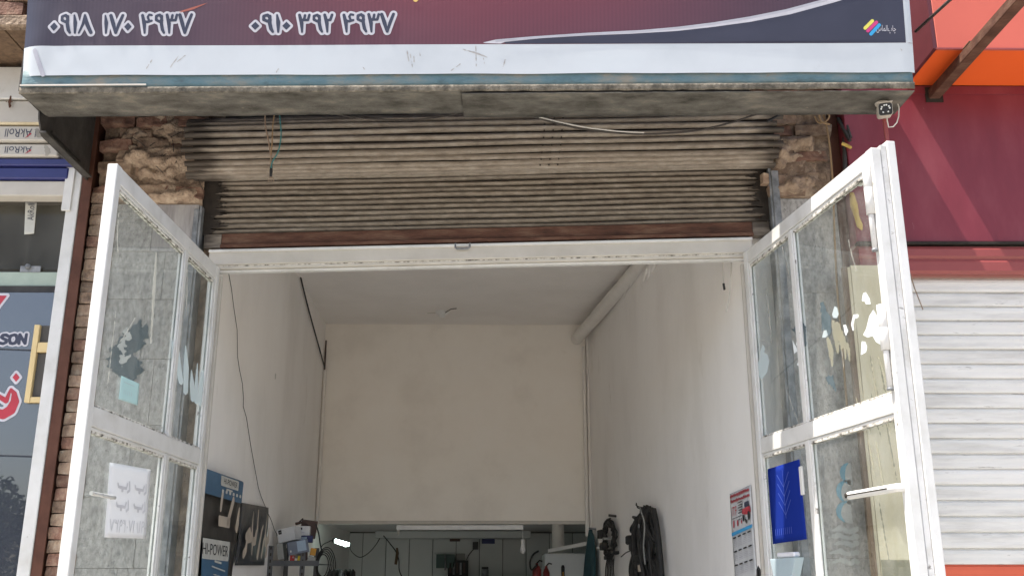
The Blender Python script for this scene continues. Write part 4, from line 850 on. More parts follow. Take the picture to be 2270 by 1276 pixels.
# ================================================================== RIGHT SHOP
rw = thing('shop_fascia', 'glossy maroon wall panel under the orange sign box', 'wall panel', (2.7, -0.1, 3.4))
MB().box(1.99, 4.6, -0.15, 0.1, 3.415, 4.385, 0.003).build('panel', M['maroon'], rw, bevel=0.004)
MB().box(1.99, 4.6, -0.156, -0.1505, 4.33, 4.38, 0.003).build('top_flange', M['maroon'], rw)
MB().box(1.99, 4.6, -0.165, -0.12, 3.398, 3.412, 0.003).build('drip_edge', M['grime'], rw)
MB().box(1.99, 4.6, -0.14, 0.1, 4.389, 7.0).build('upper_wall', M['maroon_edge'], rw)
tr_ = thing('shutter_box', 'dull red rounded shutter box trim under the maroon panel', 'trim', (2.7, -0.1, 3.23))
prof = [(-0.02, 3.235), (-0.150, 3.235), (-0.165, 3.25), (-0.165, 3.30), (-0.155, 3.32), (-0.165, 3.335), (-0.165, 3.375), (-0.15, 3.395), (-0.02, 3.395)]
MB().prism([(1.99, y, z) for y, z in prof], [(4.6, y, z) for y, z in prof]).build('box', M['redtrim'], tr_)
s2 = thing('roller_shutter', 'closed white slatted roller shutter with orange bottom slats under the maroon panel', 'shutter', (3.0, -0.1, 0))
P2 = 0.0815; z = 3.228; i = 0
pr2 = [(0.0, 0.0), (-0.010, 0.002), (-0.0125, 0.014), (-0.0115, 0.034), (-0.013, 0.054), (-0.0105, 0.070), (-0.001, 0.0755), (0.0, P2 - 0.001)]
mesh_cache = {}
def slat2(m):
    if m.name not in mesh_cache:
        lp_ = pr2 + [(y + 0.008, z_) for y, z_ in pr2][::-1]; me = bpy.data.meshes.new('slat'); n = len(lp_)
        vs = [(-1.25, y, z_) for y, z_ in lp_] + [(1.3, y, z_) for y, z_ in lp_]
        me.from_pydata(vs, [], [tuple(range(n))[::-1], tuple(range(n, 2 * n))] + [(k, (k + 1) % n, n + (k + 1) % n, n + k) for k in range(n)]); me.materials.append(m); mesh_cache[m.name] = me
    o = bpy.data.objects.new('slat', mesh_cache[m.name]); COL.objects.link(o); o.parent = s2; return o
while z > 0.1:
    z -= P2; o = slat2(M['shutter_orange'] if 1.30 < z < 1.66 else M['shutter_white']); o.location = (0.3, 0.02 + random.uniform(-0.002, 0.002), z); i += 1
MB().box(1.99, 2.04, -0.13, 0.06, 0, 3.234).build('guide', M['cream_white'], s2, bevel=0.003)
# projecting sign box
zb = 4.392; zbx = thing('sign_box', 'projecting orange-soffit sign box with salmon face above the maroon panel', 'sign', (3.3, -0.35, zb))
MB().box(2.385, 4.6, -0.575, -0.555, zb, 6.2).build('face', M['salmon'], zbx, bevel=0.003)
MB().box(2.362, 2.383, -0.573, -0.14, zb + 0.003, 6.2).build('side', M['maroon_edge'], zbx)
MB().box(2.385, 4.6, -0.553, -0.151, zb + 0.004, zb + 0.02).build('soffit', M['orange'], zbx)
MB().box(2.375, 4.6, -0.579, -0.5755, zb - 0.003, zb + 0.006).build('edge_bead', M['redtrim'], zbx)
# square steel arm standing out from the wall under it
be = thing('steel_arm', 'rusty brown square steel arm projecting from the maroon wall past the orange soffit', 'bracket', (2.53, -0.15, 4.34))
MB().box(2.500, 2.566, -1.60, -0.13, 4.306, 4.364).build('tube', M['rust'], be, bevel=0.004)
MB().box(2.482, 2.584, -0.1575, -0.1515, 4.285, 4.38).build('socket', M['grime'], be)
wb = aY(2160, 95, -0.8)
MB().box(2.498, 2.568, -0.70, -0.62, 4.365, 4.369).build('weld_plate', M['wood'], be)
a = aY(2030, 70, -0.75); b = aY(2115, -8, -1.3)
put(MB().tube([a, a.lerp(b, 0.5), b], 0.008, 8), 'stay_rod', M['dark_steel'], 'thin dark stay rod between banner end and salmon sign box', 'rod')
# wire end on the white shutter
put(MB().tube([aY(*p, -0.17) for p in ((2018, 608), (2028, 640), (2046, 686))], 0.003, 6), 'loose_wire', M['wire_tan'], 'short tan wire hanging over the top white slats', 'wire')
# cream board with wooden edge, behind the right glazed door
cb_ = thing('cream_board', 'tall streaked cream board with brown wooden edge between stone slabs and white shutter', 'board', (2.1, -0.16, 0.0))
MB().box(1.927, 2.165, -0.19, -0.172, 0.0, 3.27).build('sheet', M['board_cream'], cb_)
MB().box(1.878, 1.905, -0.20, -0.168, 0.0, 3.26).build('edge_post', M['wood'], cb_, bevel=0.003); MB().box(1.9055, 1.9255, -0.188, -0.172, 0.0, 3.26).build('edge_strip', M['board_cream'], cb_, bevel=0.002)
MB().box(2.10, 2.163, -0.1945, -0.1905, 3.06, 3.265).build('tape_patch', M['tape'], cb_)
CBF = Frame((1.927, -0.1905, 0), (1, 0, 0), (0, 0, 1))
random.seed(5); st = []
for i in range(9):
    u = random.uniform(0.02, 0.15); v = random.uniform(1.2, 2.9); st.append(('s', [(u, v), (u + 0.01, v - 0.15), (u + 0.03, v - random.uniform(0.2, 0.45))], [0.002, 0.004, 0.0015]))
for s1 in st: decal('drip_stain', [s1], CBF, M['sticker_olive'], cb_, n=0.001, h=0.004, rough=0.004)
# lower dusty part of the board
MB().box(1.929, 2.163, -0.1940, -0.1912, 0.3, 1.70).build('lower_sheet', M['sticker_olive'], cb_)
yf = thing('foam_strip', 'torn yellow foam strip hanging on the maroon wall behind the door glass', 'foam', (2.02, -0.17, 3.6))
pts = [aY(*p, -0.17) for p in ((1888, 428), (1893, 455), (1899, 480), (1906, 500), (1911, 510))]
MB().tube(pts, [0.012, 0.022, 0.014, 0.018, 0.004], 7).build('strip', M['foam_yellow'], yf)

# ================================================================== LEFT SHOP
ls = thing('shop_window', 'white framed shop window with lettered blue-grey glass beside the brown column', 'window', (-2.9, -0.05, 0))
MB().box(-2.47, PX0 - 0.004, -0.115, 0.0, 0, 3.88).build('post', M['white'], ls, bevel=0.004)
MB().box(-4.2, -2.472, -0.11, -0.01, 3.695, 3.785).build('header', M['cream_white'], ls, bevel=0.004)
MB().box(-2.49, -2.44, -0.128, -0.1155, 3.60, 3.87).build('bent_flap', M['white'], ls, bevel=0.002)
MB().box(-4.2, -2.472, 0.03, 0.07, 3.20, 3.285).build('green_rail', M['pale_green'], ls, bevel=0.003)
MB().box(-4.2, -2.472, 0.02, 0.075, 3.155, 3.198).build('dark_rail', M['dark_steel'], ls)
bolt = aY(62, 591, 0.02); cl = MB().box(bolt.x - 0.045, bolt.x + 0.07, 0.025, 0.03, bolt.z - 0.03, bolt.z + 0.006).build('clamp', M['galv'], ls)
MB().lathe([(0.0, 0.012), (0.012, 0.010), (0.017, 0.004), (0.017, 0.0)], (bolt.x, 0.018, bolt.z), (0, -1, 0), 14).build('bolt', M['galv'], cl)
MB().box(-4.2, -2.472, 0.04, 0.046, 3.288, 3.694).build('transom_pane', M['window_clear'], ls)
MB().box(-4.2, -2.472, 0.0, 0.008, 0.5, 3.154).build('pane', M['window_film'], ls)
MB().box(-4.2, -2.472, -0.05, 0.06, 0.0, 0.495).build('sill_wall', M['white'], ls)
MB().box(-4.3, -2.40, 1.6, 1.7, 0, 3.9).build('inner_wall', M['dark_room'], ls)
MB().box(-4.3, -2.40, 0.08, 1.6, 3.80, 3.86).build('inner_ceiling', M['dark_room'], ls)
WF = Frame((-4.2, -0.001, 0), (1, 0, 0), (0, 0, 1))
# lettering on the glass
tri = WF.pxs([(-40, 655), (16, 655), (-12, 692)]); decal('red_mark_outline', [('p', tri)], WF, M['ink_white'], ls, n=0.001, h=0.004, grow=0.014); decal('red_mark', [('p', tri)], WF, M['ink_red'], ls, n=0.002, h=0.004)
qq = [WF.px(-62, 763), WF.px(58, 760), WF.px(61, 740), WF.px(-58, 742)]
def outline_text(body, quad, grow):
    # letters as strokes: S O N
    return None
def mapq(q, pts): return [tuple((np.array(q[0]) * (1 - a) * (1 - b) + np.array(q[1]) * a * (1 - b) + np.array(q[2]) * a * b + np.array(q[3]) * (1 - a) * b)) for a, b in pts]
qs = [WF.px(1, 763), WF.px(58, 762), WF.px(60, 740), WF.px(4, 741)]
son = [('s', mapq(qs, [(0.26, 0.82), (0.18, 0.95), (0.05, 0.92), (0.0, 0.74), (0.08, 0.58), (0.20, 0.46), (0.22, 0.2), (0.1, 0.06), (-0.04, 0.16)]), 0.0085),
       ('s', mapq(qs, [(0.50, 0.94), (0.38, 0.86), (0.33, 0.5), (0.38, 0.12), (0.48, 0.05), (0.58, 0.12), (0.63, 0.5), (0.58, 0.88), (0.50, 0.94)]), 0.0085),
       ('s', mapq(qs, [(0.72, 0.05), (0.72, 0.95), (0.96, 0.05), (0.98, 0.95)]), 0.0085)]
decal('lettering_outline', son, WF, M['ink_white'], ls, n=0.001, h=0.004, grow=0.0095); decal('lettering', son, WF, M['ink_navy'], ls, n=0.002, h=0.0035)
nun = [('s', WF.pxs([(-25, 905), (-10, 915), (8, 918), (24, 908), (33, 890), (32, 872), (25, 862)]), [0.022, 0.024, 0.026, 0.028, 0.024, 0.014, 0.006]), ('s', WF.pxs([(-30, 870), (-2, 878), (14, 888), (24, 862)]), [0.01, 0.012, 0.014, 0.006]), ('p', WF.pxs([(36, 826), (44, 836), (36, 846), (28, 836)]))]
decal('letter_outline', nun, WF, M['ink_white'], ls, n=0.001, h=0.005, grow=0.013); decal('letter', nun, WF, M['ink_red'], ls, n=0.002, h=0.004)
# yellow frame leaning inside the window, close to the post
yfm = thing('yellow_frame', 'pale yellow frame standing against the lettered window beside the white post', 'frame', (-2.63, -0.02, 2.4))
a = WF.px(82, 722); b = WF.px(68, 893); c_ = WF.px(112, 722)
MB().fbox(WF, a[0], a[0] + 0.030, b[1], a[1], 0.004, 0.03).build('upright', M['frame_yellow'], yfm, bevel=0.002)
for v0, v1 in ((a[1] - 0.155, a[1] - 0.10), (b[1], b[1] + 0.03)): MB().fbox(WF, a[0] + 0.031, -2.473 + 4.2, v0, v1, 0.004, 0.028).build('crossbar', M['frame_yellow'], yfm, bevel=0.002)
MB().fbox(WF, a[0] + 0.031, -2.473 + 4.2, b[1] + 0.031, a[1] - 0.158, 0.003, 0.008).build('backing', M['dark_room'], yfm); MB().fbox(WF, a[0] + 0.031, -2.473 + 4.2, a[1] - 0.098, a[1], 0.003, 0.008).build('backing', M['dark_room'], yfm)
# printed protective strip on the transom glass
TF = Frame((-4.2, 0.036, 0), (1, 0, 0), (0, 0, 1))
tp, q = sheet('printed_strip', TF, [(57, 447), (82, 449), (76, 518), (54, 520)], M['hp_white'], 'short white printed film strip stuck on the transom glass', 'strip', n=0.002, bulge=0.001)
tv, tf = text_verts('AkRoll')
def vtext(fr, q, body, m, parent, a0, a1, b0, b1, n, name='lettering', rot=0):
    v, f = text_verts(body); out = []
    for x, y in v:
        if rot == 90: s_, t_ = 1 - y, x
        elif rot == 180: s_, t_ = 1 - x, 1 - y
        else: s_, t_ = x, y
        p = bil(q, a0 + (a1 - a0) * s_, b0 + (b1 - b0) * t_); out.append(fr.pt(p[0], p[1], n))
    mb = MB(); mb.add(out, f); return mb.build(name, m, parent)
vtext(TF, q, 'AkRoll', M['ink_navy'], tp, 0.25, 0.85, 0.42, 0.95, 0.0045, rot=90)
# blue and cream shutter-box profiles over the header, with upside-down film print
def profile_bar(name, z0, z1, y0, m, label, cat, bev=0.006, x1=-2.50):
    t = thing(name, label, cat, (-3.3, y0, z0)); MB().box(-4.3, x1, y0, 0.0, z0, z1).build('bar', m, t, bevel=bev); return t
profile_bar('blue_profile', 3.79, 3.858, -0.135, M['blue_enamel'], 'dark blue enamelled profile directly above the white window header', 'profile', x1=-2.475)
profile_bar('blue_profile', 3.862, 3.905, -0.155, M['blue_enamel'], 'narrower dark blue profile under the printed film strips', 'profile', x1=-2.45)
t1 = profile_bar('film_profile', 3.912, 3.985, -0.175, M['cream_white'], 'lower cream profile with upside-down printed film beside the canopy cheek', 'profile', x1=-2.53)
t2 = profile_bar('film_profile', 3.995, 4.085, -0.20, M['cream_white'], 'upper wider cream profile with upside-down printed film beside the canopy cheek', 'profile', x1=-2.58)
for t, zc_, y0, hh in ((t1, 3.948, -0.1755, 0.040), (t2, 4.04, -0.2005, 0.052)):
    pf = Frame((0, y0, 0), (1, 0, 0), (0, 0, 1))
    for u in (-3.10, -2.83, -2.66 if t is t2 else -9):
        if u < -5: continue
        v, f = text_verts('AkRoll'); mb = MB(); mb.add([pf.pt(u + 0.15 * (1 - x), zc_ + hh * (0.5 - y), 0.001) for x, y in v], f); mb.build('lettering', M['ink_navy'], t)
        decal('red_tick', [('s', [(u + 0.118, zc_ - hh * 0.62), (u + 0.145, zc_ - hh * 0.1)], [0.001, 0.005])], pf, M['ink_red'], t, n=0.0016, h=0.003)
    decal('torn_film', [('s', [(-2.60 if t is t1 else -2.65, zc_ + 0.02), (-2.585 if t is t1 else -2.635, zc_ - 0.02)], [0.01, 0.016])], pf, M['glue'], t, n=0.002, h=0.004, rough=0.01)
cbx = thing('shutter_casing', 'plain cream shutter casing above the printed film strips', 'casing', (-3.3, -0.1, 4.09)); MB().box(-4.3, -2.46, -0.215, 0.0, 4.093, 4.235).build('casing', M['board_cream'], cbx, bevel=0.004)
MB().box(-4.3, -2.46, -0.222, -0.2155, 4.10, 4.228).build('face', M['cream_white'], cbx)
wsn = thing('white_signboard', 'plain white metal signboard with rusty screw under the brick eave', 'signboard', (-3.3, -0.2, 4.24)); MB().box(-4.3, -2.42, -0.235, 0.0, 4.24, 4.44).build('board', M['white'], wsn, bevel=0.003)
q0 = Frame((0, -0.2355, 0), (1, 0, 0), (0, 0, 1)); c0 = q0.px(22, 226); decal('rust_stain', [('s', [c0, (c0[0] + 0.004, c0[1] - 0.03)], [0.012, 0.004]), ('s', [(c0[0], c0[1] + 0.04), c0], [0.003, 0.01]), ('s', [(c0[0] - 0.02, c0[1]), (c0[0] + 0.015, c0[1])], 0.003)], q0, M['rust'], wsn, n=0.001, h=0.003, rough=0.008)
# overhanging brick eave
ev = thing('brick_eave', 'overhanging old brick eave on wooden boards above the lettered window', 'eave', (-3.4, -0.3, 4.45))
for i in range(7):
    x0 = -4.3 + i * 0.265; MB().box(x0 + 0.008, x0 + 0.255, -0.60, 0.0, 4.47 + 0.01 * math.sin(i * 3), 4.50).build('soffit_board', M['wood'], ev, bevel=0.003)
MB().box(-4.3, -2.42, -0.655, -0.60, 4.455, 4.525).build('edge_beam', M['mortar'], ev, bevel=0.008)
for rw_ in range(14):
    z = 4.565 + rw_ * 0.085; xx = -4.2 + (0.11 if rw_ % 2 else 0)
    while xx < -2.5:
        o = lay(BM, ev, xx, -0.60 + random.uniform(-0.008, 0.008), z, 1.02, random.uniform(-0.03, 0.03)); o.scale = (1.0, 1.0, 1.2); xx += 0.215
MB().box(-4.3, -2.43, -0.60, 0.0, 4.505, 5.8).build('core', M['mortar'], ev)
# reflected street side: a tree and overhead lines across the road
def tree(x, y, h, r, label):
    t = thing('street_tree', label, 'tree', (x, y, -0.12)); random.seed(3)
    tr = MB().tube([(x, y, -0.12), (x + 0.1, y, h * 0.3), (x - 0.05, y + 0.1, h * 0.55), (x, y, h * 0.8)], [0.16, 0.12, 0.09, 0.03], 10)
    for i in range(6):
        a = i * 1.1; tr.tube([(x, y, h * (0.35 + 0.07 * i)), (x + math.cos(a) * r * 0.4, y + math.sin(a) * r * 0.4, h * (0.5 + 0.07 * i)), (x + math.cos(a) * r * 0.8, y + math.sin(a) * r * 0.8, h * (0.58 + 0.07 * i))], [0.06, 0.04, 0.01], 6)
    tr.build('trunk', M['bark'], t); mb = MB()
    cl_ = [(Vector((random.gauss(0, 0.5) * r, random.gauss(0, 0.5) * r, random.uniform(0.35, 1.0) * h)), random.uniform(0.3, 0.7)) for _ in range(34)]
    for c, cr in cl_:
        for _ in range(110):
            d = Vector((random.gauss(0, 1), random.gauss(0, 1), random.gauss(0, 1))).normalized() * cr * random.uniform(0.5, 1); p = c + d + Vector((x, y, 0))
            a = Vector((random.uniform(-1, 1), random.uniform(-1, 1), random.uniform(-1, 1))).normalized() * 0.09; b = a.orthogonal().normalized() * 0.05
            mb.add([p - a, p + b, p + a, p - b], [(0, 1, 2, 3)])
    mb.build('crown', M['leaf'], t)
tree(-10.6, -16.5, 3.3, 1.3, 'leafy street tree mirrored in the lettered shop window')
for i, (z0, z1, lab) in enumerate(((7.2, 6.6, 'upper overhead cable mirrored in the lettered shop window'), (5.0, 4.6, 'lower overhead cable mirrored in the lettered shop window'), (8.9, 9.6, 'highest overhead cable mirrored in the lettered shop window'))):
    put(MB().tube([(-30 + 60 * k / 24, -15.0 - i * 0.6, z0 + (z1 - z0) * k / 24 - 0.9 * math.sin(math.pi * k / 24)) for k in range(25)], 0.022, 6), 'overhead_cable', M['black'], lab, 'cable')

# ================================================================== WIRES ON THE FACADE
def wire(name, pts, r, m, label, cat='wire', n=7): return put(MB().tube(pts, r, n), name, M[m], label, cat)
def sm(pts, k=5):
    """Catmull-Rom through the points"""
    P = [Vector(p) for p in pts]; P = [P[0] * 2 - P[1]] + P + [P[-1] * 2 - P[-2]]; out = []
    for i in range(1, len(P) - 2):
        for j in range(k):
            t = j / k; a, b, c, d = P[i - 1], P[i], P[i + 1], P[i + 2]
            out.append(0.5 * ((2 * b) + (c - a) * t + (2 * a - 5 * b + 4 * c - d) * t * t + (3 * b - a - 3 * c + d) * t ** 3))
    return out + [P[-2]]
hb_ = thing('hanging_wires', 'three loose wires with taped end hanging in front of the rolled shutter', 'wires', tuple(aY(600, 400, -0.42)))
for nm, pts, m_ in (('wire', [(588, 235), (588, 275), (595, 312), (600, 345), (601, 368)], 'wire_tan'), ('wire', [(612, 235), (605, 275), (603, 320), (600, 350), (601, 370)], 'rope'), ('wire', [(617, 235), (621, 268), (623, 300), (617, 335), (604, 358), (601, 372)], 'wire_teal')):
    MB().tube(sm([aY(x, y, -0.42 - 0.006 * i) for i, (x, y) in enumerate(pts)]), 0.0038, 7).build(nm, M[m_], hb_)
MB().tube([aY(601, 362, -0.43), aY(601, 380, -0.43), aY(600, 392, -0.43)], [0.006, 0.009, 0.007], 8).build('tape', M['black'], hb_)
for dx in (-4, 1, 6): MB().tube([aY(600, 391, -0.43), aY(600 + dx, 396, -0.435), aY(600 + dx * 1.2, 402, -0.43)], 0.0022, 6).build('bare_end', M['wire_tan'], hb_)
wire('drooping_cable', sm([aY(x, y, -0.46) for x, y in ((1120, 238), (1180, 258), (1270, 282), (1360, 294), (1440, 297), (1540, 290), (1620, 272), (1690, 248), (1745, 225))]), 0.0055, 'wire_dark', 'dark cable drooping across the rolled corrugated shutter', 'cable')
wire('pale_wire', sm([aY(x, y, -0.475) for x, y in ((1125, 238), (1190, 258), (1280, 279), (1360, 290), (1428, 294))]), 0.0038, 'wire_white', 'pale stiff wire lying along the drooping dark cable')
wire('drooping_cable', sm([aY(x, y, -0.44) for x, y in ((1700, 270), (1722, 258), (1745, 240), (1765, 222))]), 0.008, 'black', 'short thick black cable rising from the shutter to the canopy', 'cable')
wire('drooping_cable', sm([aY(x, y, -0.34) for x, y in ((690, 238), (760, 256), (850, 265), (960, 262), (1060, 240))]), 0.004, 'wire_dark', 'thin brown cable sagging in the shade over the shutter drum', 'cable')
rpz = thing('tied_rope', 'tan rope knotted on the brick pier by the maroon wall', 'rope', tuple(aY(1845, 800, -0.12)))
MB().tube(sm([aY(x, y, -0.12) for x, y in ((1815, 238), (1828, 262), (1836, 300), (1842, 350), (1847, 420), (1850, 520), (1856, 640), (1866, 760), (1876, 880), (1880, 960))]), 0.006, 8).build('rope', M['rope'], rpz)
MB().tube(sm([aY(x, y, -0.13 - 0.004 * i) for i, (x, y) in enumerate(((1806, 258), (1815, 272), (1832, 268), (1838, 256), (1828, 248), (1816, 254), (1822, 270), (1840, 276)))]), 0.006, 8).build('knot', M['rope'], rpz)
db = thing('broken_lath', 'dark broken steel laths between the brick pier and maroon wall', 'scrap', tuple(aY(1875, 300, -0.17)))
for p0, p1, w in (((1866, 240), (1886, 305), 0.010), ((1858, 262), (1884, 312), 0.012), ((1872, 305), (1874, 400), 0.014)):
    MB().tube([aY(*p0, -0.10), aY(*p1, -0.17)], w, 5).build('lath', M['dark_steel'], db)
MB().tube(sm([aY(*p, -0.17) for p in ((1866, 318), (1876, 322), (1888, 328))]), [0.01] * 10 + [0.006], 7).build('foam', M['foam_yellow'], db)

# ================================================================== INSIDE THE SHOP
def onL(x, y, n=0.012): u, v = LW.px(x, y); return LW.pt(u, v, n)
def onR(x, y, n=0.012): u, v = RW.px(x, y); return RW.pt(u, v, n)
wire('twisted_cable', sm([onL(x, y, 0.02) for x, y in ((650, 560), (663, 620), (678, 680), (696, 745), (716, 815))]), 0.0078, 'black', 'black twisted cable slanting down the shop wall from header to corner', 'cable')
random.seed(13)
wire('thin_wire', [onL(x + random.uniform(-1.5, 1.5), y, 0.008) for x, y in ((503, 595), (510, 640), (515, 680), (522, 730), (525, 790), (529, 818), (536, 850), (538, 880), (536, 900), (545, 925), (553, 985), (563, 1035), (571, 1080), (577, 1100), (588, 1130), (600, 1155), (607, 1172), (617, 1192))], 0.0021, 'wire_dark', 'thin dark wire wandering down the white wall to the cartons')
cdl = thing('corner_conduit', 'single white plastic conduit in the back corner with torn dark top', 'conduit', (LWX(4.9) + 0.03, 4.95, 2.0))
MB().box(LWX(4.95) + 0.012, LWX(4.95) + 0.042, 4.955, 4.983, 2.06, 3.74).build('trunking', M['pvc'], cdl, bevel=0.003)
MB().box(LWX(4.95) + 0.012, LWX(4.95) + 0.026, 4.955, 4.972, 3.741, 4.06).build('torn_top', M['card_brown'], cdl)
cdr = thing('corner_conduit', 'pair of white plastic conduits running up the back corner to the drain pipe', 'conduit', (RWX(4.9) - 0.03, 4.95, 1.8))
for k in range(2): MB().box(RWX(4.95) - 0.028 - 0.042 * k, RWX(4.95) + 0.006 - 0.042 * k, 4.94, 4.983, 2.03, 4.10 - 0.1 * k).build('trunking', M['pvc'], cdr, bevel=0.003)
# drain pipe under the ceiling and broken plaster beside it
A = Vector((0.80, 4.93, 4.075)); B = Vector((1.165, 2.65, 4.155)); Cn = B + (B - A) * 0.95
dp = thing('drain_pipe', 'cream painted drain pipe slung under the shop ceiling', 'pipe', tuple(A))
MB().tube([A, A.lerp(B, 0.5), B, Cn], 0.064, 20).build('pipe', M['pvc'], dp)
MB().tube([A.lerp(B, 0.02), A.lerp(B, 0.06)], 0.068, 20).build('socket', M['pvc'], dp)
def onRfn(x, y, n): u, v = RW.px(x, y); return RW.pt(u, v, n)
bp_ = MB()
random.seed(31)
def lump(c, s):
    vs = []; fs = []; n = 8
    bm = bmesh.new(); bmesh.ops.create_icosphere(bm, subdivisions=2, radius=1)
    for v in bm.verts: v.co = Vector((v.co.x * s[0], v.co.y * s[1], v.co.z * s[2])) * (1 + 0.45 * noise.noise(v.co * 2.3 + Vector(c) * 9))
    vs = [tuple(v.co + Vector(c)) for v in bm.verts]; bm.verts.index_update(); fs = [tuple(v.index for v in f.verts) for f in bm.faces]; bm.free(); return vs, fs
for i in range(10):
    t = i / 9; c = onR(1352 + 90 * t + random.uniform(-8, 8), 672 - 88 * t + random.uniform(-8, 8), 0.0)
    vs, fs = lump(c, (0.018, random.uniform(0.12, 0.24), random.uniform(0.04, 0.07))); bp_.add(vs, fs, True)
br_ = bp_.build('broken_plaster', M['plaster'], wall_right)
cl_ = MB()
for i in range(6):
    t = i / 5; c = onR(1345 + 70 * t, 660 - 75 * t, 0.012); vs, fs = lump(c, (0.014, random.uniform(0.05, 0.14), 0.02)); cl_.add(vs, fs, True)
cl_.build('exposed_mud', M['mortar'], wall_right)
# ceiling lamp holder
p = aZ(980, 690, 4.25); cr_ = thing('lamp_holder', 'small white ceiling lamp holder with loose wire ends and no bulb', 'lamp', (p.x, p.y, 4.19))
MB().lathe([(0.0, 0.0), (0.03, 0.0), (0.034, 0.03), (0.06, 0.035), (0.07, 0.06)], (p.x, p.y, 4.19), (0, 0, 1), 18).build('holder', M['bulb'], cr_)
MB().tube([(p.x - 0.02, p.y, 4.24), (p.x - 0.10, p.y, 4.235), (p.x - 0.15, p.y - 0.02, 4.225)], 0.006, 6).build('wire', M['wire_white'], cr_); MB().tube([(p.x + 0.02, p.y, 4.23), (p.x + 0.10, p.y - 0.2, 4.22), (p.x + 0.16, p.y - 0.3, 4.20)], 0.005, 6).build('wire', M['wire_dark'], cr_)
# two white wires behind the header on the right
wire('hanging_wire', sm([aY(x, y, 0.16) for x, y in ((1604, 560), (1602, 600), (1604, 622), (1605, 640))]), 0.003, 'wire_white', 'short white wire with taped end hanging inside the header')
wire('hanging_wire', sm([aY(x, y, 0.16) for x, y in ((1622, 560), (1620, 610), (1617, 655), (1610, 691))]), 0.004, 'wire_white', 'longer white wire hanging inside the header without tape')
put(MB().tube([aY(1604, 628, 0.158), aY(1606, 642, 0.158)], 0.007, 7), 'wire_tape', M['black'], 'black tape lump on the short white hanging wire', 'tape')
# nail and scrape marks on the left wall
decal('scrape', [blot(LW, (610, 833), 0.02, 0.6, 91)], LW, M['hp_white'], wall_left, n=0.002, h=0.006)

# HI-POWER sheet
hp, q = sheet('printed_sheet', LW, [(430, 1032), (526, 1066), (497, 1330), (420, 1330)], M['hp_black'], 'black and blue printed plastic sheet with white name fields on the wall', 'sheet', n=0.03, bulge=0.02)
HN = 0.062
def quadpart(name, fr, q, a0, a1, b0, b1, m, parent, n):
    return decal(name, [('p', [bil(q, a0, b0), bil(q, a1, b0), bil(q, a1, b1), bil(q, a0, b1)])], fr, m, parent, n=n, h=0.012)
quadpart('blue_field', LW, q, 0.0, 0.93, 0.80, 0.985, M['hp_blue'], hp, HN); quadpart('white_field', LW, q, 0.36, 0.80, 0.895, 0.975, M['hp_white'], hp, HN + 0.002)
vtext(LW, q, 'HI-POWER', M['ink_black'], hp, 0.42, 0.76, 0.915, 0.96, HN + 0.004)
decal('print', [('s', [bil(q, 0.4 + 0.09 * i, 0.855), bil(q, 0.43 + 0.09 * i, 0.855)], 0.01) for i in range(6)] + [('s', [bil(q, 0.5, 0.878), bil(q, 0.65, 0.876)], 0.005)], LW, M['hp_white'], hp, n=HN + 0.003, h=0.008)
quadpart('blue_field', LW, q, 0.0, 0.72, 0.0, 0.385, M['hp_blue'], hp, HN); quadpart('white_field', LW, q, 0.0, 0.70, 0.31, 0.465, M['hp_white'], hp, HN + 0.002)
vtext(LW, q, 'HI-POWER', M['ink_black'], hp, 0.0, 0.66, 0.345, 0.43, HN + 0.004)
quadpart('white_field', LW, q, 0.36, 0.66, 0.575, 0.66, M['letter_cream'], hp, HN + 0.001)
for s1 in [('s', [bil(q, 0.70, 0.80), bil(q, 0.60, 0.62)], 0.03), ('s', [bil(q, 0.88, 0.74), bil(q, 0.86, 0.6)], [0.02, 0.04]), ('s', [bil(q, 0.42, 0.83), bil(q, 0.40, 0.72)], 0.025)]: decal('cut_mark', [s1], LW, M['letter_cream'], hp, n=HN + 0.001, h=0.012)
decal('print', [('s', [bil(q, 0.25, 0.26), bil(q, 0.62, 0.23)], 0.004), ('s', [bil(q, 0.3, 0.2), bil(q, 0.6, 0.18)], 0.003), ('s', [bil(q, 0.32, 0.3), bil(q, 0.5, 0.29)], 0.006)], LW, M['hp_white'], hp, n=HN + 0.003, h=0.006)
# dark sheet with cut-out script
ps, q = sheet('plastic_sheet', LW, [(523, 1112), (587, 1124), (580, 1252), (512, 1252)], M['plastic_grey'], 'dark grey plastic sheet with cream hand-cut Persian script', 'sheet', n=0.02, bulge=0.03)
def qs_(pts): return [bil(q, a, b) for a, b in pts]
decal('script', [('s', qs_([(0.10, 0.18), (0.16, 0.24), (0.18, 0.40), (0.30, 0.44), (0.24, 0.54), (0.14, 0.46)]), [0.0310, 0.0310, 0.0217, 0.0310, 0.0310, 0.0248]),
     ('s', qs_([(0.33, 0.88), (0.32, 0.6), (0.36, 0.38), (0.44, 0.40), (0.46, 0.56)]), [0.0050, 0.0186, 0.0310, 0.0310, 0.0124]), ('s', qs_([(0.36, 0.36), (0.36, 0.2)]), [0.0186, 0.0155]),
     ('s', qs_([(0.50, 0.9), (0.50, 0.62), (0.46, 0.36)]), [0.0124, 0.0186, 0.0124]), ('s', qs_([(0.56, 0.16), (0.60, 0.34), (0.66, 0.58), (0.70, 0.66)]), [0.0310, 0.0279, 0.0186, 0.0124]),
     ('s', qs_([(0.70, 0.16), (0.74, 0.38), (0.78, 0.5)]), [0.0217, 0.0186, 0.0124]), ('s', qs_([(0.84, 0.86), (0.80, 0.56), (0.82, 0.38), (0.92, 0.44), (0.92, 0.62)]), [0.0062, 0.0186, 0.0310, 0.0310, 0.0124]), ('s', qs_([(0.86, 0.18), (0.88, 0.28)]), 0.025)], LW, M['letter_cream'], ps, n=0.056, h=0.010)

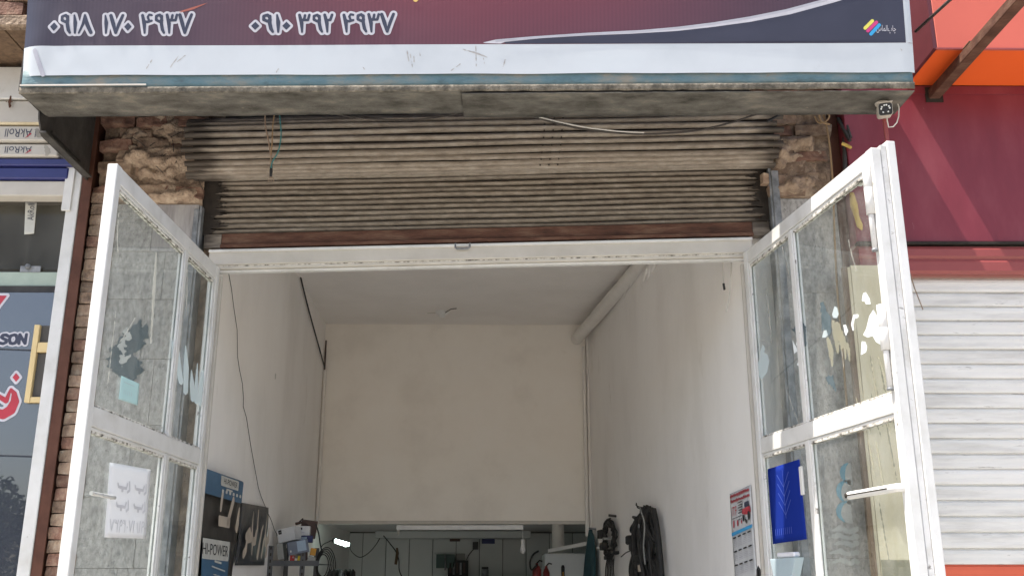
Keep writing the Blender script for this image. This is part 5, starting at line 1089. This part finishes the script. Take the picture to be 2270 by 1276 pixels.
# shelf rack with cartons
rk = thing('shelf_rack', 'grey slotted-angle shelf rack loaded with cartons', 'rack', (-1.55, 3.0, 0))
RX0, RX1, RY0, RY1, RZ = -1.845, -1.44, 2.75, 3.35, 1.755
for x in (RX0, RX1 - 0.15):
    for y in (RY0, RY1):
        s_ = 1 if x < -1.6 else -1
        po = MB().box(x, x + 0.04, y, y + 0.003, 0.02, RZ + 0.11).build('post', M['rack'], rk)
        MB().box(x, x + 0.003, y + 0.0035, y + 0.04, 0.02, RZ + 0.11).build('flange', M['rack'], po)
        if y == RY0:
            for k in range(7): MB().box(x + 0.014, x + 0.026, y - 0.0015, y - 0.0005, RZ + 0.08 - k * 0.05, RZ + 0.104 - k * 0.05).build('slot', M['grime'], po)
for zz_ in (RZ, RZ - 0.55, RZ - 1.1): 
    MB().box(RX0, RX1, RY0 + 0.004, RY1 + 0.04, zz_ - 0.03, zz_ - 0.026).build('shelf', M['rack'], rk); MB().box(RX0 + 0.041, RX1, RY0 - 0.002, RY0 + 0.0035, zz_ - 0.045, zz_ - 0.004).build('shelf_edge', M['rack'], rk)
def carton(px, Y, w, d, h, ry, rz, m, label, marks=None, group=None, rest=None):
    c = aY(px[0], px[1], Y); t = thing('carton', label, 'carton', (c.x, c.y, c.z - h / 2), 0, group)
    mt = Matrix.Translation(c) @ Matrix.Rotation(rz, 4, 'Z') @ Matrix.Rotation(ry, 4, 'Y')
    mb = MB().box(-w / 2, w / 2, -d / 2, d / 2, -h / 2, h / 2); mb.v = [tuple(mt @ Vector(v)) for v in mb.v]; b_ = mb.build('box', M[m], t, bevel=0.002)
    for (x0, x1, z0, z1, mm) in marks or []:
        mb = MB().box(x0 * w, x1 * w, -d / 2 - 0.003, -d / 2 - 0.001, z0 * h, z1 * h); mb.v = [tuple(mt @ Vector(v)) for v in mb.v]; mb.build('print', M[mm], t)
    return t
G1 = 'cartons piled on the shelf rack'
carton((643, 1185), 2.86, 0.150, 0.14, 0.108, -0.20, -0.25, 'card_white', 'white carton with small black mark, tilted on top of the pile', [(-0.42, -0.24, 0.12, 0.42, 'ink_black'), (-0.36, -0.30, 0.22, 0.32, 'hp_white')], G1)
carton((660, 1212), 2.80, 0.16, 0.15, 0.100, -0.20, 0.25, 'card_blue', 'slate blue carton with pale rounded label under the white carton', [(-0.05, 0.38, -0.35, 0.45, 'card_lid'), (-0.42, -0.35, -0.3, -0.15, 'hp_white')], G1)
carton((674, 1176), 2.95, 0.10, 0.10, 0.075, 0.0, 0.1, 'card_white', 'white carton with printed side next to the brown carton', [(-0.4, -0.1, 0.1, 0.35, 'ink_black'), (-0.35, 0.1, -0.25, -0.12, 'ink_grey')], G1)
carton((684, 1172), 3.06, 0.13, 0.12, 0.14, 0.12, 0.2, 'card_brown', 'dark brown open carton at the top of the pile', None, G1)
carton((681, 1194), 2.92, 0.09, 0.08, 0.055, 0.0, 0.1, 'navy_card', 'small navy blue carton wedged between white and slate cartons', [(-0.48, 0.0, -0.2, 0.3, 'card_lid')], G1)
carton((625, 1222), 2.84, 0.05, 0.12, 0.125, -0.14, 0.0, 'card_grey', 'narrow grey carton standing at the wall end of the rack', None, G1)
carton((648, 1236), 2.78, 0.034, 0.04, 0.042, 0.0, 0.1, 'red', 'tiny bright red box at the front of the rack', [(0.1, 0.35, 0, 0.3, 'hp_white')], G1)
carton((665, 1237), 2.78, 0.036, 0.04, 0.040, 0.15, 0.1, 'yellow', 'tiny bright yellow box beside the red one', None, G1)
carton((660, 1229), 2.86, 0.07, 0.05, 0.05, 0.0, 0.0, 'card_white', 'low white box behind the red and yellow boxes', [(-0.3, 0.3, 0, 0.2, 'ink_grey')], G1)
carton((676, 1232), 2.80, 0.036, 0.05, 0.065, -0.08, 0.0, 'card_brown', 'small brown box standing beside the yellow box', None, G1)
carton((694, 1222), 2.82, 0.045, 0.05, 0.055, 0.15, 0.2, 'amber', 'small amber box at the aisle end of the rack', None, G1)
carton((691, 1238), 2.78, 0.06, 0.05, 0.04, 0.3, 0.1, 'card_grey', 'small grey bag-like box at the lower aisle end of the rack', None, G1)
bt = thing('bracket_part', 'dark metal part with upright handle lying on the brown carton', 'metal part', tuple(aY(675, 1160, 3.0)))
MB().tube([aY(662, 1157, 3.0), aY(672, 1148, 3.0)], 0.006, 7).build('handle', M['dark_steel'], bt); MB().tube([aY(655, 1160, 3.0), aY(668, 1157, 3.0), aY(684, 1162, 3.0)], [0.012, 0.01, 0.006], 7).build('body', M['card_brown'], bt)
# cables hung at the end of the rack
ck = thing('cable_coil', 'black cable coil hanging from the aisle end of the shelf rack', 'cable coil', tuple(aY(720, 1276, 2.9)))
for k in range(5):
    c0 = aY(716 + k * 1.5, 1252, 2.88 + 0.01 * k); MB().tube([(c0.x + (0.042 + 0.009 * k) * math.cos(a + 0.1 * k), c0.y + 0.012 * math.sin(3 * a + k), c0.z + (0.085 + 0.014 * k) * math.sin(a + 0.1 * k)) for a in [i * 2 * math.pi / 26 for i in range(27)]], 0.0042, 7).build('loop', M['harness'], ck)
wire('power_lead', sm([aY(x, y, 2.95) for x, y in ((700, 1160), (706, 1180), (710, 1205), (714, 1222))]), 0.006, 'black', 'black power lead dropping from the conduit to the coil')
mc = thing('dark_machine', 'dark machine with cluttered top under the lit tube lamp', 'machine', tuple(aY(760, 1276, 5.5)))
c0 = aY(755, 1290, 5.5); MB().box(c0.x - 0.13, c0.x + 0.14, 5.4, 5.7, 0.02, c0.z).build('body', M['harness'], mc, bevel=0.01)
random.seed(17)
for k in range(7):
    x = c0.x - 0.11 + 0.04 * k; MB().lathe([(0.0, 0.0), (0.028, 0.0), (0.028, random.uniform(0.06, 0.13)), (0.0, 0.14)], (x, 5.46 + 0.03 * (k % 3), c0.z + 0.001), (0, 0, 1), 10).build('knob', M['galv'] if k == 3 else M['harness'], mc)
# lit tube lamp
lm = thing('tube_lamp', 'lit short fluorescent tube lamp hanging tilted in the alcove', 'lamp', tuple(aY(755, 1201, 5.6)))
a = aY(738, 1196, 5.6); b = aY(773, 1206, 5.55)
MB().tube([a.lerp(b, 0.16), b], 0.019, 14).build('tube', M['lamp_on'], lm); MB().tube([a, a.lerp(b, 0.15)], 0.026, 12).build('cap', M['black'], lm); MB().tube([a.lerp(b, 0.16) + Vector((0, 0.015, -0.022)), b + Vector((-0.03, 0.015, -0.022))], 0.007, 8).build('reflector', M['bulb'], lm)
wire('lamp_lead', sm([aY(x, y, 5.6) for x, y in ((738, 1195), (728, 1200), (716, 1206), (711, 1215))]), 0.005, 'black', 'black lead from the tube lamp towards the rack')
wire('lamp_lead', sm([aY(x, y, 5.9) for x, y in ((774, 1208), (780, 1222), (797, 1234), (815, 1226), (832, 1208), (842, 1192))]), 0.005, 'black', 'black lead sagging from the tube lamp to the alcove beam')
# fluorescent batten under the mezzanine edge
bt_ = thing('batten_light', 'unlit white fluorescent batten fixed along the mezzanine edge', 'lamp', (-0.42, 5.0, 2.11))
a = aY(879, 1173, 4.97); b = aY(1160, 1163, 4.97); MB().box(a.x, b.x, 4.95, 4.984, a.z, b.z, 0.002).build('casing', M['bulb'], bt_, bevel=0.003)
MB().box(a.x + 0.01, a.x + 0.03, 4.955, 4.975, a.z - 0.045, a.z - 0.001).build('end_clip', M['cream_white'], bt_)
# hanging LED bulb
bb_ = aY(1159, 1210, 4.96); lb = thing('led_bulb', 'white unlit LED bulb hanging from the batten end', 'bulb', (bb_.x, 4.96, bb_.z - 0.05))
MB().tube([(bb_.x, 4.96, b.z), (bb_.x, 4.96, bb_.z + 0.06)], 0.004, 6).build('lead', M['wire_white'], lb); MB().lathe([(0.0, 0.09), (0.018, 0.09), (0.02, 0.03), (0.024, 0.01)], (bb_.x, 4.96, bb_.z - 0.02), (0, 0, 1), 14).build('socket', M['bulb'], lb)
MB().lathe([(0.024, 0.0), (0.031, -0.02), (0.028, -0.042), (0.015, -0.056), (0.0, -0.06)], (bb_.x, 4.96, bb_.z - 0.011), (0, 0, 1), 14).build('globe', M['bulb'], lb)
# alcove beam, notices and gear on its back wall
a = aY(832, 1192, 7.9); b = aY(1176, 1182, 7.9)
bm_ = thing('alcove_beam', 'grey boxed beam under the alcove ceiling in front of the wall panels', 'beam', ((a.x + b.x) / 2, 7.9, a.z)); MB().box(a.x, b.x, 7.85, 8.2, a.z, 2.215).build('casing', M['alcove'], bm_, bevel=0.004)
def plate(name, pxr, m, label, cat, Y=8.20, d=0.02):
    a = aY(pxr[0], pxr[3], Y); b = aY(pxr[2], pxr[1], Y); t = thing(name, label, cat, ((a.x + b.x) / 2, Y, a.z)); MB().box(a.x, b.x, Y - d, Y, a.z, b.z).build('plate', M[m], t, bevel=0.002); return t, a, b
plate('name_plate', (997, 1193, 1020, 1199), 'card_brown', 'small brown plate under the alcove beam', 'plate', 7.84); plate('name_plate', (1068, 1193, 1097, 1204), 'navy_card', 'dark blue plate under the alcove beam', 'plate', 7.84)
t, a, b = plate('green_box', (968, 1228, 1009, 1258), 'green_box', 'dark green wall box with switch lever on the alcove panels', 'box', 8.18, 0.14); MB().tube([((a.x + b.x) / 2, 8.02, a.z - 0.03), ((a.x + b.x) / 2, 8.02, b.z)], 0.012, 6).build('lever', M['galv'], t)
t, a, b = plate('tool_rack', (993, 1241, 1038, 1300), 'harness', 'dark wall rack with hanging tools beside the green box', 'rack', 8.16, 0.10)
for k in range(5): MB().box(a.x + 0.02 + 0.045 * k, a.x + 0.045 + 0.045 * k, 8.04, 8.055, b.z - 0.16 - 0.02 * (k % 2), b.z - 0.03).build('tool', M['galv' if k % 2 else 'card_brown'], t)
plate('junction_box', (1012, 1226, 1031, 1241), 'card_grey', 'grey junction box above the dark tool rack', 'box', 8.20, 0.07)
t, a, b = plate('wall_adapter', (1048, 1200, 1060, 1217), 'black', 'black power adapter plugged high on the alcove panels', 'adapter', 8.20, 0.05)
wire('adapter_lead', sm([aY(x, y, 8.17) for x, y in ((1050, 1216), (1040, 1228), (1034, 1240))]), 0.007, 'black', 'black lead from the wall adapter down to the tool rack')
c0 = aY(1075, 1268, 7.7); jr = thing('glass_jar', 'small jar with dark lid standing before the alcove panels', 'jar', (c0.x, c0.y, c0.z - 0.06)); MB().lathe([(0.0, -0.06), (0.045, -0.06), (0.048, 0.03), (0.04, 0.045), (0.0, 0.045)], c0, (0, 0, 1), 14).build('body', M['galv'], jr); MB().lathe([(0.044, 0.0), (0.044, 0.025), (0.0, 0.025)], c0 + Vector((0, 0, 0.045)), (0, 0, 1), 14).build('lid', M['black'], jr)
sfp = aY(1075, 1281, 7.7); put(MB().box(-0.75, 0.9, 7.5, 8.2, sfp.z - 0.04, sfp.z), 'work_shelf', M['card_brown'], 'long brown work shelf along the alcove panels', 'shelf')
tl = thing('hanging_tool', 'screwdriver with ochre handle hanging on a black wire in the alcove', 'tool', tuple(aY(878, 1250, 7.6))); MB().tube([aY(880, 1213, 7.6), aY(881, 1225, 7.6), aY(877, 1250, 7.6)], [0.012, 0.02, 0.017], 8).build('handle', M['wood'], tl)
wire('tool_wire', sm([aY(x, y, 7.6) for x, y in ((850, 1186), (864, 1203), (878, 1222), (884, 1240), (885, 1262), (892, 1280))]), 0.007, 'black', 'black wire slanting across the alcove panels past the screwdriver')
# right end of the alcove: pipe, ledge, hoses, extinguishers
a = aY(1237, 1183, 6.2); b = aY(1238, 1218, 6.2); dpz = thing('flue_pipe', 'short cream flue pipe coming through the alcove ceiling', 'pipe', tuple(b)); MB().tube([(a.x, 6.2, 2.215), (a.x, 6.2, b.z + 0.03), (a.x, 6.2, b.z)], [0.07, 0.07, 0.055], 16).build('pipe', M['pvc'], dpz)
a = aY(1215, 1224, 6.0); b = aY(1305, 1207, 5.3); lg = thing('ledge_trim', 'white ledge trim sloping above the grey metal cabinet', 'trim', tuple(a)); MB().prism([a, b, b + Vector((0, 0.02, 0)), a + Vector((0, 0.02, 0))], [a + Vector((0, 0, 0.04)), b + Vector((0, 0, 0.04)), b + Vector((0, 0.02, 0.04)), a + Vector((0, 0.02, 0.04))]).build('strip', M['plaster'], lg)
a = aY(1205, 1226, 6.3); put(MB().box(a.x, 1.17, 6.05, 6.9, 0, a.z), 'metal_cabinet', M['alcove'], 'plain grey metal cabinet below the sloping ledge trim', 'cabinet', bevel=0.01)
for i, (x, y, s, lab) in enumerate(((1190, 1262, 1.0, 'dark red fire extinguisher with black hose in the alcove'), (1211, 1268, 0.75, 'smaller dark red cylinder beside the hosed extinguisher'))):
    c0 = aY(x, y, 5.9 + 0.1 * i); ex = thing('fire_extinguisher', lab, 'extinguisher', (c0.x, c0.y, c0.z - 0.3)); MB().lathe([(0.0, -0.4), (0.05 * s, -0.4), (0.05 * s, 0.0), (0.03 * s, 0.04), (0.015, 0.05), (0.015, 0.07), (0.0, 0.07)], c0, (0, 0, 1), 16).build('cylinder', M['extinguisher'], ex)
    MB().tube([c0 + Vector((0, 0, 0.07)), c0 + Vector((0.03, -0.02, 0.1)), c0 + Vector((0.06, -0.03, 0.09))], 0.008, 7).build('valve_lever', M['black'], ex)
    if i == 0: MB().tube(sm([c0 + Vector(v) for v in ((0.0, -0.05, 0.05), (-0.06, -0.06, 0.0), (-0.075, -0.06, 0.08), (-0.04, -0.06, 0.16), (0.02, -0.06, 0.2))]), 0.011, 8).build('hose', M['black'], ex)
c0 = aY(1248, 1262, 5.7); t = thing('black_spray', 'small black bottle with orange neck at the alcove side', 'bottle', (c0.x, c0.y, c0.z - 0.1)); MB().lathe([(0.0, -0.1), (0.02, -0.1), (0.02, 0.03), (0.012, 0.05), (0.0, 0.05)], c0, (0, 0, 1), 12).build('body', M['harness'], t); MB().tube([c0 + Vector((0, -0.021, -0.1)), c0 + Vector((0, -0.021, -0.02))], 0.006, 6).build('stripe', M['amber'], t)

# wire harnesses and cloth on the right wall
random.seed(41)
h1 = thing('wire_harness', 'coiled black wiring harness hung on a nail beside the petrol cloth', 'harness', tuple(onR(1362, 1270)))
def rp_(x, y, n): u, v = RW.px(x, y); return RW.pt(u, v, n)
cu, cv_ = RW.px(1360, 1195)
for k in range(9):
    ru = 0.235 + random.uniform(-0.09, 0.03); rv_ = 0.165 + random.uniform(-0.05, 0.01); ph = random.uniform(-0.1, 0.1); du = random.uniform(-0.05, 0.05)
    MB().tube([RW.pt(cu + du + ru * math.cos(a) * (1 + 0.08 * math.sin(3 * a + k)), cv_ + 0.012 + rv_ * math.sin(a) + 0.01 * math.sin(2 * a + k), 0.03 + 0.03 * random.random()) for a in [i * 2 * math.pi / 26 + ph for i in range(27)]], random.uniform(0.006, 0.012), 7).build('loop', M['harness'], h1)
for x, y, w, h, m_ in ((1347, 1183, 0.16, 0.08, 'harness'), (1352, 1210, 0.14, 0.07, 'harness'), (1360, 1193, 0.06, 0.022, 'card_grey'), (1346, 1213, 0.07, 0.022, 'hp_white'), (1362, 1235, 0.14, 0.035, 'harness'), (1378, 1224, 0.10, 0.03, 'harness')):
    u, v = RW.px(x, y); MB().fbox(RW, u - w / 2, u + w / 2, v - h / 2, v + h / 2, 0.03, 0.085 if m_ == 'harness' else 0.1).build('connector', M[m_], h1, bevel=0.006)
for k in range(6): MB().tube(sm([rp_(1358 + 3 * k, 1238, 0.05), rp_(1357 + 3.5 * k, 1262, 0.06), rp_(1356 + 4 * k, 1300, 0.05)]), 0.006, 6).build('tail', M['harness'], h1)
MB().tube([rp_(1366, 1143, 0.0), rp_(1366, 1141, 0.07)], 0.012, 7).build('nail', M['dark_steel'], h1)
h2 = thing('wire_harness', 'large straight-hanging bundle of black wiring harness on the white wall', 'harness', tuple(onR(1450, 1276)))
for k in range(22):
    x0 = 1445 + random.uniform(-10, 16); x1 = random.uniform(1418, 1478); sp = random.uniform(-14, 14)
    MB().tube(sm([rp_(x0, 1120 + random.uniform(0, 12), 0.05), rp_(x0 * 0.6 + x1 * 0.4 + sp * 0.6, 1165, 0.07 + random.random() * 0.05), rp_(x0 * 0.3 + x1 * 0.7 + sp, 1215, 0.05 + random.random() * 0.06), rp_(x1, 1265, 0.05 + random.random() * 0.04), rp_(x1 + 4, 1330, 0.05)]), random.uniform(0.010, 0.022), 7).build('strand', M['harness'], h2)
MB().tube(sm([rp_(x, y, 0.06) for x, y in ((1466, 1128), (1474, 1170), (1480, 1220), (1486, 1290))]), 0.022, 8).build('strand', M['harness'], h2)
MB().tube(sm([rp_(x, y, 0.13) for x, y in ((1456, 1128), (1466, 1160), (1464, 1210), (1468, 1250))]), 0.006, 6).build('strand', M['card_grey'], h2)
MB().tube(sm([rp_(x, y, 0.05) for x, y in ((1440, 1142), (1428, 1146), (1416, 1145), (1422, 1152), (1412, 1168), (1412, 1178), (1420, 1180))]), 0.009, 7).build('strand', M['harness'], h2)
for pts in (((1436, 1124), (1426, 1122), (1420, 1118)), ((1434, 1128), (1424, 1124), (1421, 1114)), ((1412, 1218), (1398, 1224), (1387, 1233))): MB().tube(sm([rp_(x, y, 0.04) for x, y in pts]), 0.005, 6).build('loose_end', M['harness'], h2)
for x, y, w, h in ((1415, 1196, 0.10, 0.075), (1424, 1212, 0.14, 0.06), (1440, 1238, 0.2, 0.07), (1434, 1252, 0.14, 0.07), (1456, 1236, 0.18, 0.06), (1446, 1190, 0.22, 0.12)):
    u, v = RW.px(x, y); MB().fbox(RW, u - w / 2, u + w / 2, v - h / 2, v + h / 2, 0.02, 0.10).build('connector', M['harness'], h2, bevel=0.012)
MB().lathe([(0.012, 0.0), (0.018, 0.004), (0.012, 0.008)], rp_(1457, 1165, 0.14), RW.N, 12).build('ring', M['galv'], h2); u, v = RW.px(1448, 1257); MB().fbox(RW, u - 0.03, u + 0.03, v - 0.03, v + 0.02, 0.101, 0.115).build('connector', M['letter_cream'], h2)
ct = thing('hanging_cloth', 'petrol green work cloth hanging from a hook beside the back corner', 'cloth', tuple(onR(1322, 1290)))
def cfn(a, b):
    top_ = 1172 + 6 * abs(a - 0.35); xl = 1319 - 16 * (1 - b) ** 0.8; xr = 1322 + 12 * (1 - b) ** 0.45 if b > 0.0 else 1336
    x = xl + (xr - xl) * a; y = top_ * b + 1310 * (1 - b); return rp_(x, y, 0.05 + 0.035 * math.sin(a * 9 + b) * (1 - b * 0.6))
MB().grid(cfn, 16, 18).build('cloth', M['cloth'], ct, solid=0.004); MB().tube([rp_(1321, 1172, 0.0), rp_(1321, 1170, 0.07)], 0.01, 6).build('hook', M['galv'], ct)

# wall calendar
cal, q = sheet('wall_calendar', RW, [(1620, 1094), (1667, 1074), (1681, 1285), (1633, 1292)], M['card_white'], 'wall calendar with red tractor picture hanging beside the door jamb', 'calendar', n=0.006, bulge=0.006)
CN = 0.0135
random.seed(51)
for b0 in (0.955, 0.895):
    for mm, k_, r_, dn in (('ink_red', 22, 0.0042, 0.0), ('ink_black', 10, 0.0016, 0.001)):
        sh = []
        for i in range(k_):
            a0 = 0.06 + 0.88 * i / k_; sh.append(('s', [bil(q, a0, b0 + random.uniform(-0.012, 0.0)), bil(q, a0 + 0.02, b0 + random.uniform(0.0, 0.022)), bil(q, a0 + 0.05, b0 - 0.004)], r_))
        decal('heading', sh, RW, M[mm], cal, n=CN + dn, h=0.003)
vtext(RW, q, 'ITF', M['ink_red'], cal, 0.10, 0.33, 0.735, 0.835, CN)
trk = [('p', [bil(q, a, b) for a, b in ((0.70, 0.84), (0.90, 0.84), (0.90, 0.78), (0.70, 0.78))])]
decal('tractor_cab', trk, RW, M['ink_navy'], cal, n=CN, h=0.004); decal('tractor_body', [('p', [bil(q, a, b) for a, b in ((0.60, 0.775), (0.95, 0.785), (0.97, 0.72), (0.80, 0.70), (0.58, 0.725))])], RW, M['ink_red'], cal, n=CN + 0.001, h=0.004)
decal('tractor_wheels', [('s', [bil(q, 0.63, 0.69), bil(q, 0.64, 0.665)], 0.014), ('s', [bil(q, 0.88, 0.70), bil(q, 0.88, 0.67)], 0.018), ('s', [bil(q, 0.74, 0.64), bil(q, 0.76, 0.63)], 0.012)], RW, M['ink_black'], cal, n=CN + 0.002, h=0.004)
decal('small_print', [('s', [bil(q, 0.40 + 0.03 * (i % 2), 0.86 - 0.028 * i), bil(q, 0.60, 0.862 - 0.028 * i)], 0.003) for i in range(5)] + [('s', [bil(q, 0.1, 0.705), bil(q, 0.55, 0.712)], 0.002), ('s', [bil(q, 0.35, 0.675), bil(q, 0.55, 0.68)], 0.002)], RW, M['ink_black'], cal, n=CN, h=0.003)
decal('small_picture', [('s', [bil(q, 0.16, 0.67), bil(q, 0.15, 0.62)], 0.010), ('s', [bil(q, 0.34, 0.655), bil(q, 0.34, 0.632)], 0.012), ('s', [bil(q, 0.52, 0.65), bil(q, 0.52, 0.642)], 0.009)], RW, M['ink_red'], cal, n=CN, h=0.004)
decal('blue_band', [('p', [bil(q, a, b) for a, b in ((0.02, 0.555), (0.99, 0.585), (0.99, 0.55), (0.02, 0.515))])], RW, M['ink_cyan'], cal, n=CN, h=0.005)
for r_ in range(3):
    sh = []; sg = []
    for c_ in range(4):
        a0 = 0.08 + 0.23 * c_; b0 = 0.49 - 0.15 * r_ + 0.008 * c_
        sh.append(('s', [bil(q, a0, b0), bil(q, a0 + 0.13, b0 + 0.004)], 0.0045))
        for k in range(5): sg.append(('s', [bil(q, a0, b0 - 0.022 - 0.019 * k), bil(q, a0 + 0.16, b0 - 0.018 - 0.019 * k)], 0.0014))
    decal('month_names', sh, RW, M['ink_black'], cal, n=CN, h=0.003); decal('day_rows', sg, RW, M['ink_grey'], cal, n=CN, h=0.0025)
jh = thing('jamb_latch', 'black steel latch loop on the jamb in front of the calendar', 'latch', tuple(aY(1681, 1276, 0.06)))
MB().tube([aY(1680, 1300, 0.06), aY(1679, 1262, 0.06), aY(1681, 1254, 0.06), aY(1684, 1262, 0.06), aY(1685, 1300, 0.06)], 0.006, 8).build('loop', M['black'], jh)

# the front wall's outer face over the shutter, left rough
sw = thing('upper_wall', 'dark rough brick wall over the shutter drum under the canopy', 'wall', (-0.15, 0.05, 4.5))
def ufn(a, b):
    x = -1.7 + 3.3 * a; z = 4.50 + 1.2 * b; return (x, 0.06 - 0.03 * noise.fractal(Vector((x * 5, z * 7, 1)), 1.0, 2.0, 4), z)
MB().grid(ufn, 90, 30).build('mortar_face', M['mortar'], sw)
